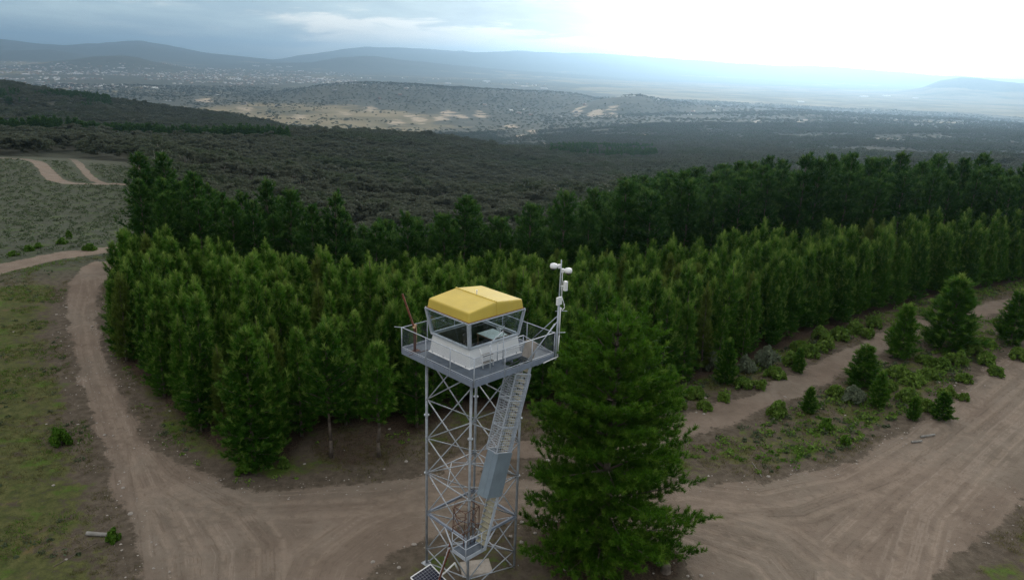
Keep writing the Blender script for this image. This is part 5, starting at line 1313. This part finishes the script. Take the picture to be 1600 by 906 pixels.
# camera mast at the right-hand corner
cm_ = empty('camera_mast', 'slim grey mast with two white dome cameras at the right corner of the platform', 'mast', local(2.76, -2.76, DK - .3), RZ)
H_ = 5.15
MB().tube((0, 0, 0), (.03, 0, 3.0), .055, 12, .05).tube((.03, 0, 3.0), (.05, 0, H_), .04, 12, .03).build('pole', M['rail'], cm_, True)
def dome_cam(z, side, lab_):
    d = Vector((side * 0.707, -side * 0.707 * 1.0, 0)); c0 = Vector((.05, 0, z))
    b = MB().bar(c0 + d * .02, c0 + d * .15, .14, .2).tube(c0 + d * .1, c0 + d * .34 + Vector((0, 0, .04)), .085, 10)
    o = b.build('security_camera', M['plastic'], cm_, False, .015); o['label'] = lab_
    e = c0 + d * .36
    MB().lathe([(.06, .15), (.16, .11), (.19, .0), (.175, -.09)][::-1], e, 16).build('housing', M['plastic'], o, True)
    MB().lathe([(.02, -.22), (.10, -.18), (.145, -.09)], e, 16).build('lens_dome', M['black'], o, True)
dome_cam(4.83, -1, 'left pointing white dome camera'); dome_cam(4.62, 1, 'right pointing white dome camera')
MB().box(.13, .30, -.29, -.12, 3.62, 4.1).bar((.04, 0, 3.85), (.2, -.18, 3.85), .04, .04).build('antenna_box', M['plastic'], cm_, False, .015)
MB().box(-.26, .08, -.16, -.06, 2.93, 3.33).bar((.03, 0, 3.13), (-.05, -.1, 3.13), .05, .05).build('junction_box', M['plastic'], cm_, False, .015)
b = MB(); b.path([(.1, -.06, 4.5), (.09, -.08, 3.9), (.1, -.1, 3.3), (.2, -.18, 2.95), (.24, -.2, 2.75), (.16, -.13, 2.6), (.1, -.08, 2.75)], .022, 7); b.path([(.09, -.06, 2.75), (.1, -.07, 1.3), (.08, -.06, .45), (.02, -.12, .18), (-.5, -.12, .16), (-1.0, -.1, .1)], .028, 7); b.build('cable', M['plastic'], cm_, True)
b = MB(); b.tube((-1.9, .12, .42), (.0, .02, 2.0), .024, 8).tube((.12, 1.9, .42), (.0, .02, 2.3), .024, 8).tube((-.1, .1, 2.55), (.35, -.3, 2.57), .014, 6); b.build('stay', M['rail'], cm_, True)

# rust-red boom tied at the left corner
rp = empty('tied_boom', 'rust red timber boom tied upright to the left corner of the railing', 'pole', local(-2.4, 2.02, DK), RZ)
b = MB().bar((0, 0, 0.02), (0, 0, 1.35), .10, .10); b.build('upright', M['rust'], rp, False, .008)
b = MB().bar((0.0, -.02, 1.12), (-.42, .42, 2.95), .085, .085); b.build('boom', M['rustred'], rp, False, .008)
b = MB().tube((-.07, 0, 1.22), (.07, .0, 1.4), .07, 8).tube((.06, -.06, 1.3), (.07, -.07, .35), .012, 6); b.build('rope', M['rope'], rp)
b = MB().box(-.25, .25, -.14, .14, .003, .02).bar((-.6, -.3, .015), (.6, -.3, .015), .03, .02); b.build('foot_plate', M['rust'], rp)

# footing, solar panel, conduit
ft = MB(); ft.hexa([(-.95, -.6, -.15), (.8, -.72, -.15), (.95, .55, -.15), (-.8, .7, -.15), (-.9, -.56, .14), (.76, -.68, .14), (.9, .5, .14), (-.75, .65, .14)])
f_ = ft.build('concrete_footing', M['concrete'], None, False, .03); f_.location = (-1.45, 34.7, 0); f_.rotation_euler = (0, 0, .35)
props(f_, 'worn pale concrete slab on the ground inside the tower base', 'footing')
sp_ = empty('solar_panel', 'dark solar panel in a white frame on a stand left of the tower base', 'solar panel', (-3.75, 32.25, 0), math.radians(45))
tl = math.radians(20)
def tilt_rot(o): o.rotation_euler = (tl * .7, -tl * .3, 0); o.location = (0, 0, 1.12)
o = MB().box(-.62, .62, -.62, .62, 0, .03).build('cell_sheet', M['solar'], sp_); tilt_rot(o)
b = MB()
for p_, q_ in (((-.65, -.65), (.65, -.65)), ((.65, -.65), (.65, .65)), ((.65, .65), (-.65, .65)), ((-.65, .65), (-.65, -.65))): b.bar((*p_, .018), (*q_, .018), .05, .06)
o = b.build('frame', M['plastic'], sp_); tilt_rot(o)
MB().tube((0, 0, 0), (0, 0, 1.10), .05, 10).build('post', M['steel'], sp_, True)
MB().path([(.5, -.2, 1.12), (1.1, .0, 1.0), (2.0, .3, .95), (2.3, .35, .3)], .045, 8).build('conduit', M['plastic'], sp_, True)

# ------------------------------------------------------------------ air
hz_ = MB().box(-41000, 41000, -41000, 41000, -420, 620).build('haze', None); props(hz_, 'pale blue haze filling the air over the valley', None, None, 'stuff')
mt = bpy.data.materials.new('haze_air'); mt.use_nodes = True; mt.node_tree.nodes.clear(); n = NT(mt.node_tree)
pv = n.new('ShaderNodeVolumePrincipled'); out = n.new('ShaderNodeOutputMaterial'); n.l.new(pv.outputs[0], out.inputs['Volume'])
pv.inputs['Color'].default_value = (0.48, 0.73, 1.0, 1); pv.inputs['Density'].default_value = HAZE_DENSITY; pv.inputs['Anisotropy'].default_value = 0.78
pv.inputs['Density Attribute'].default_value = ''
try: mt.cycles.homogeneous_volume = True
except Exception: pass
hz_.data.materials.append(mt)
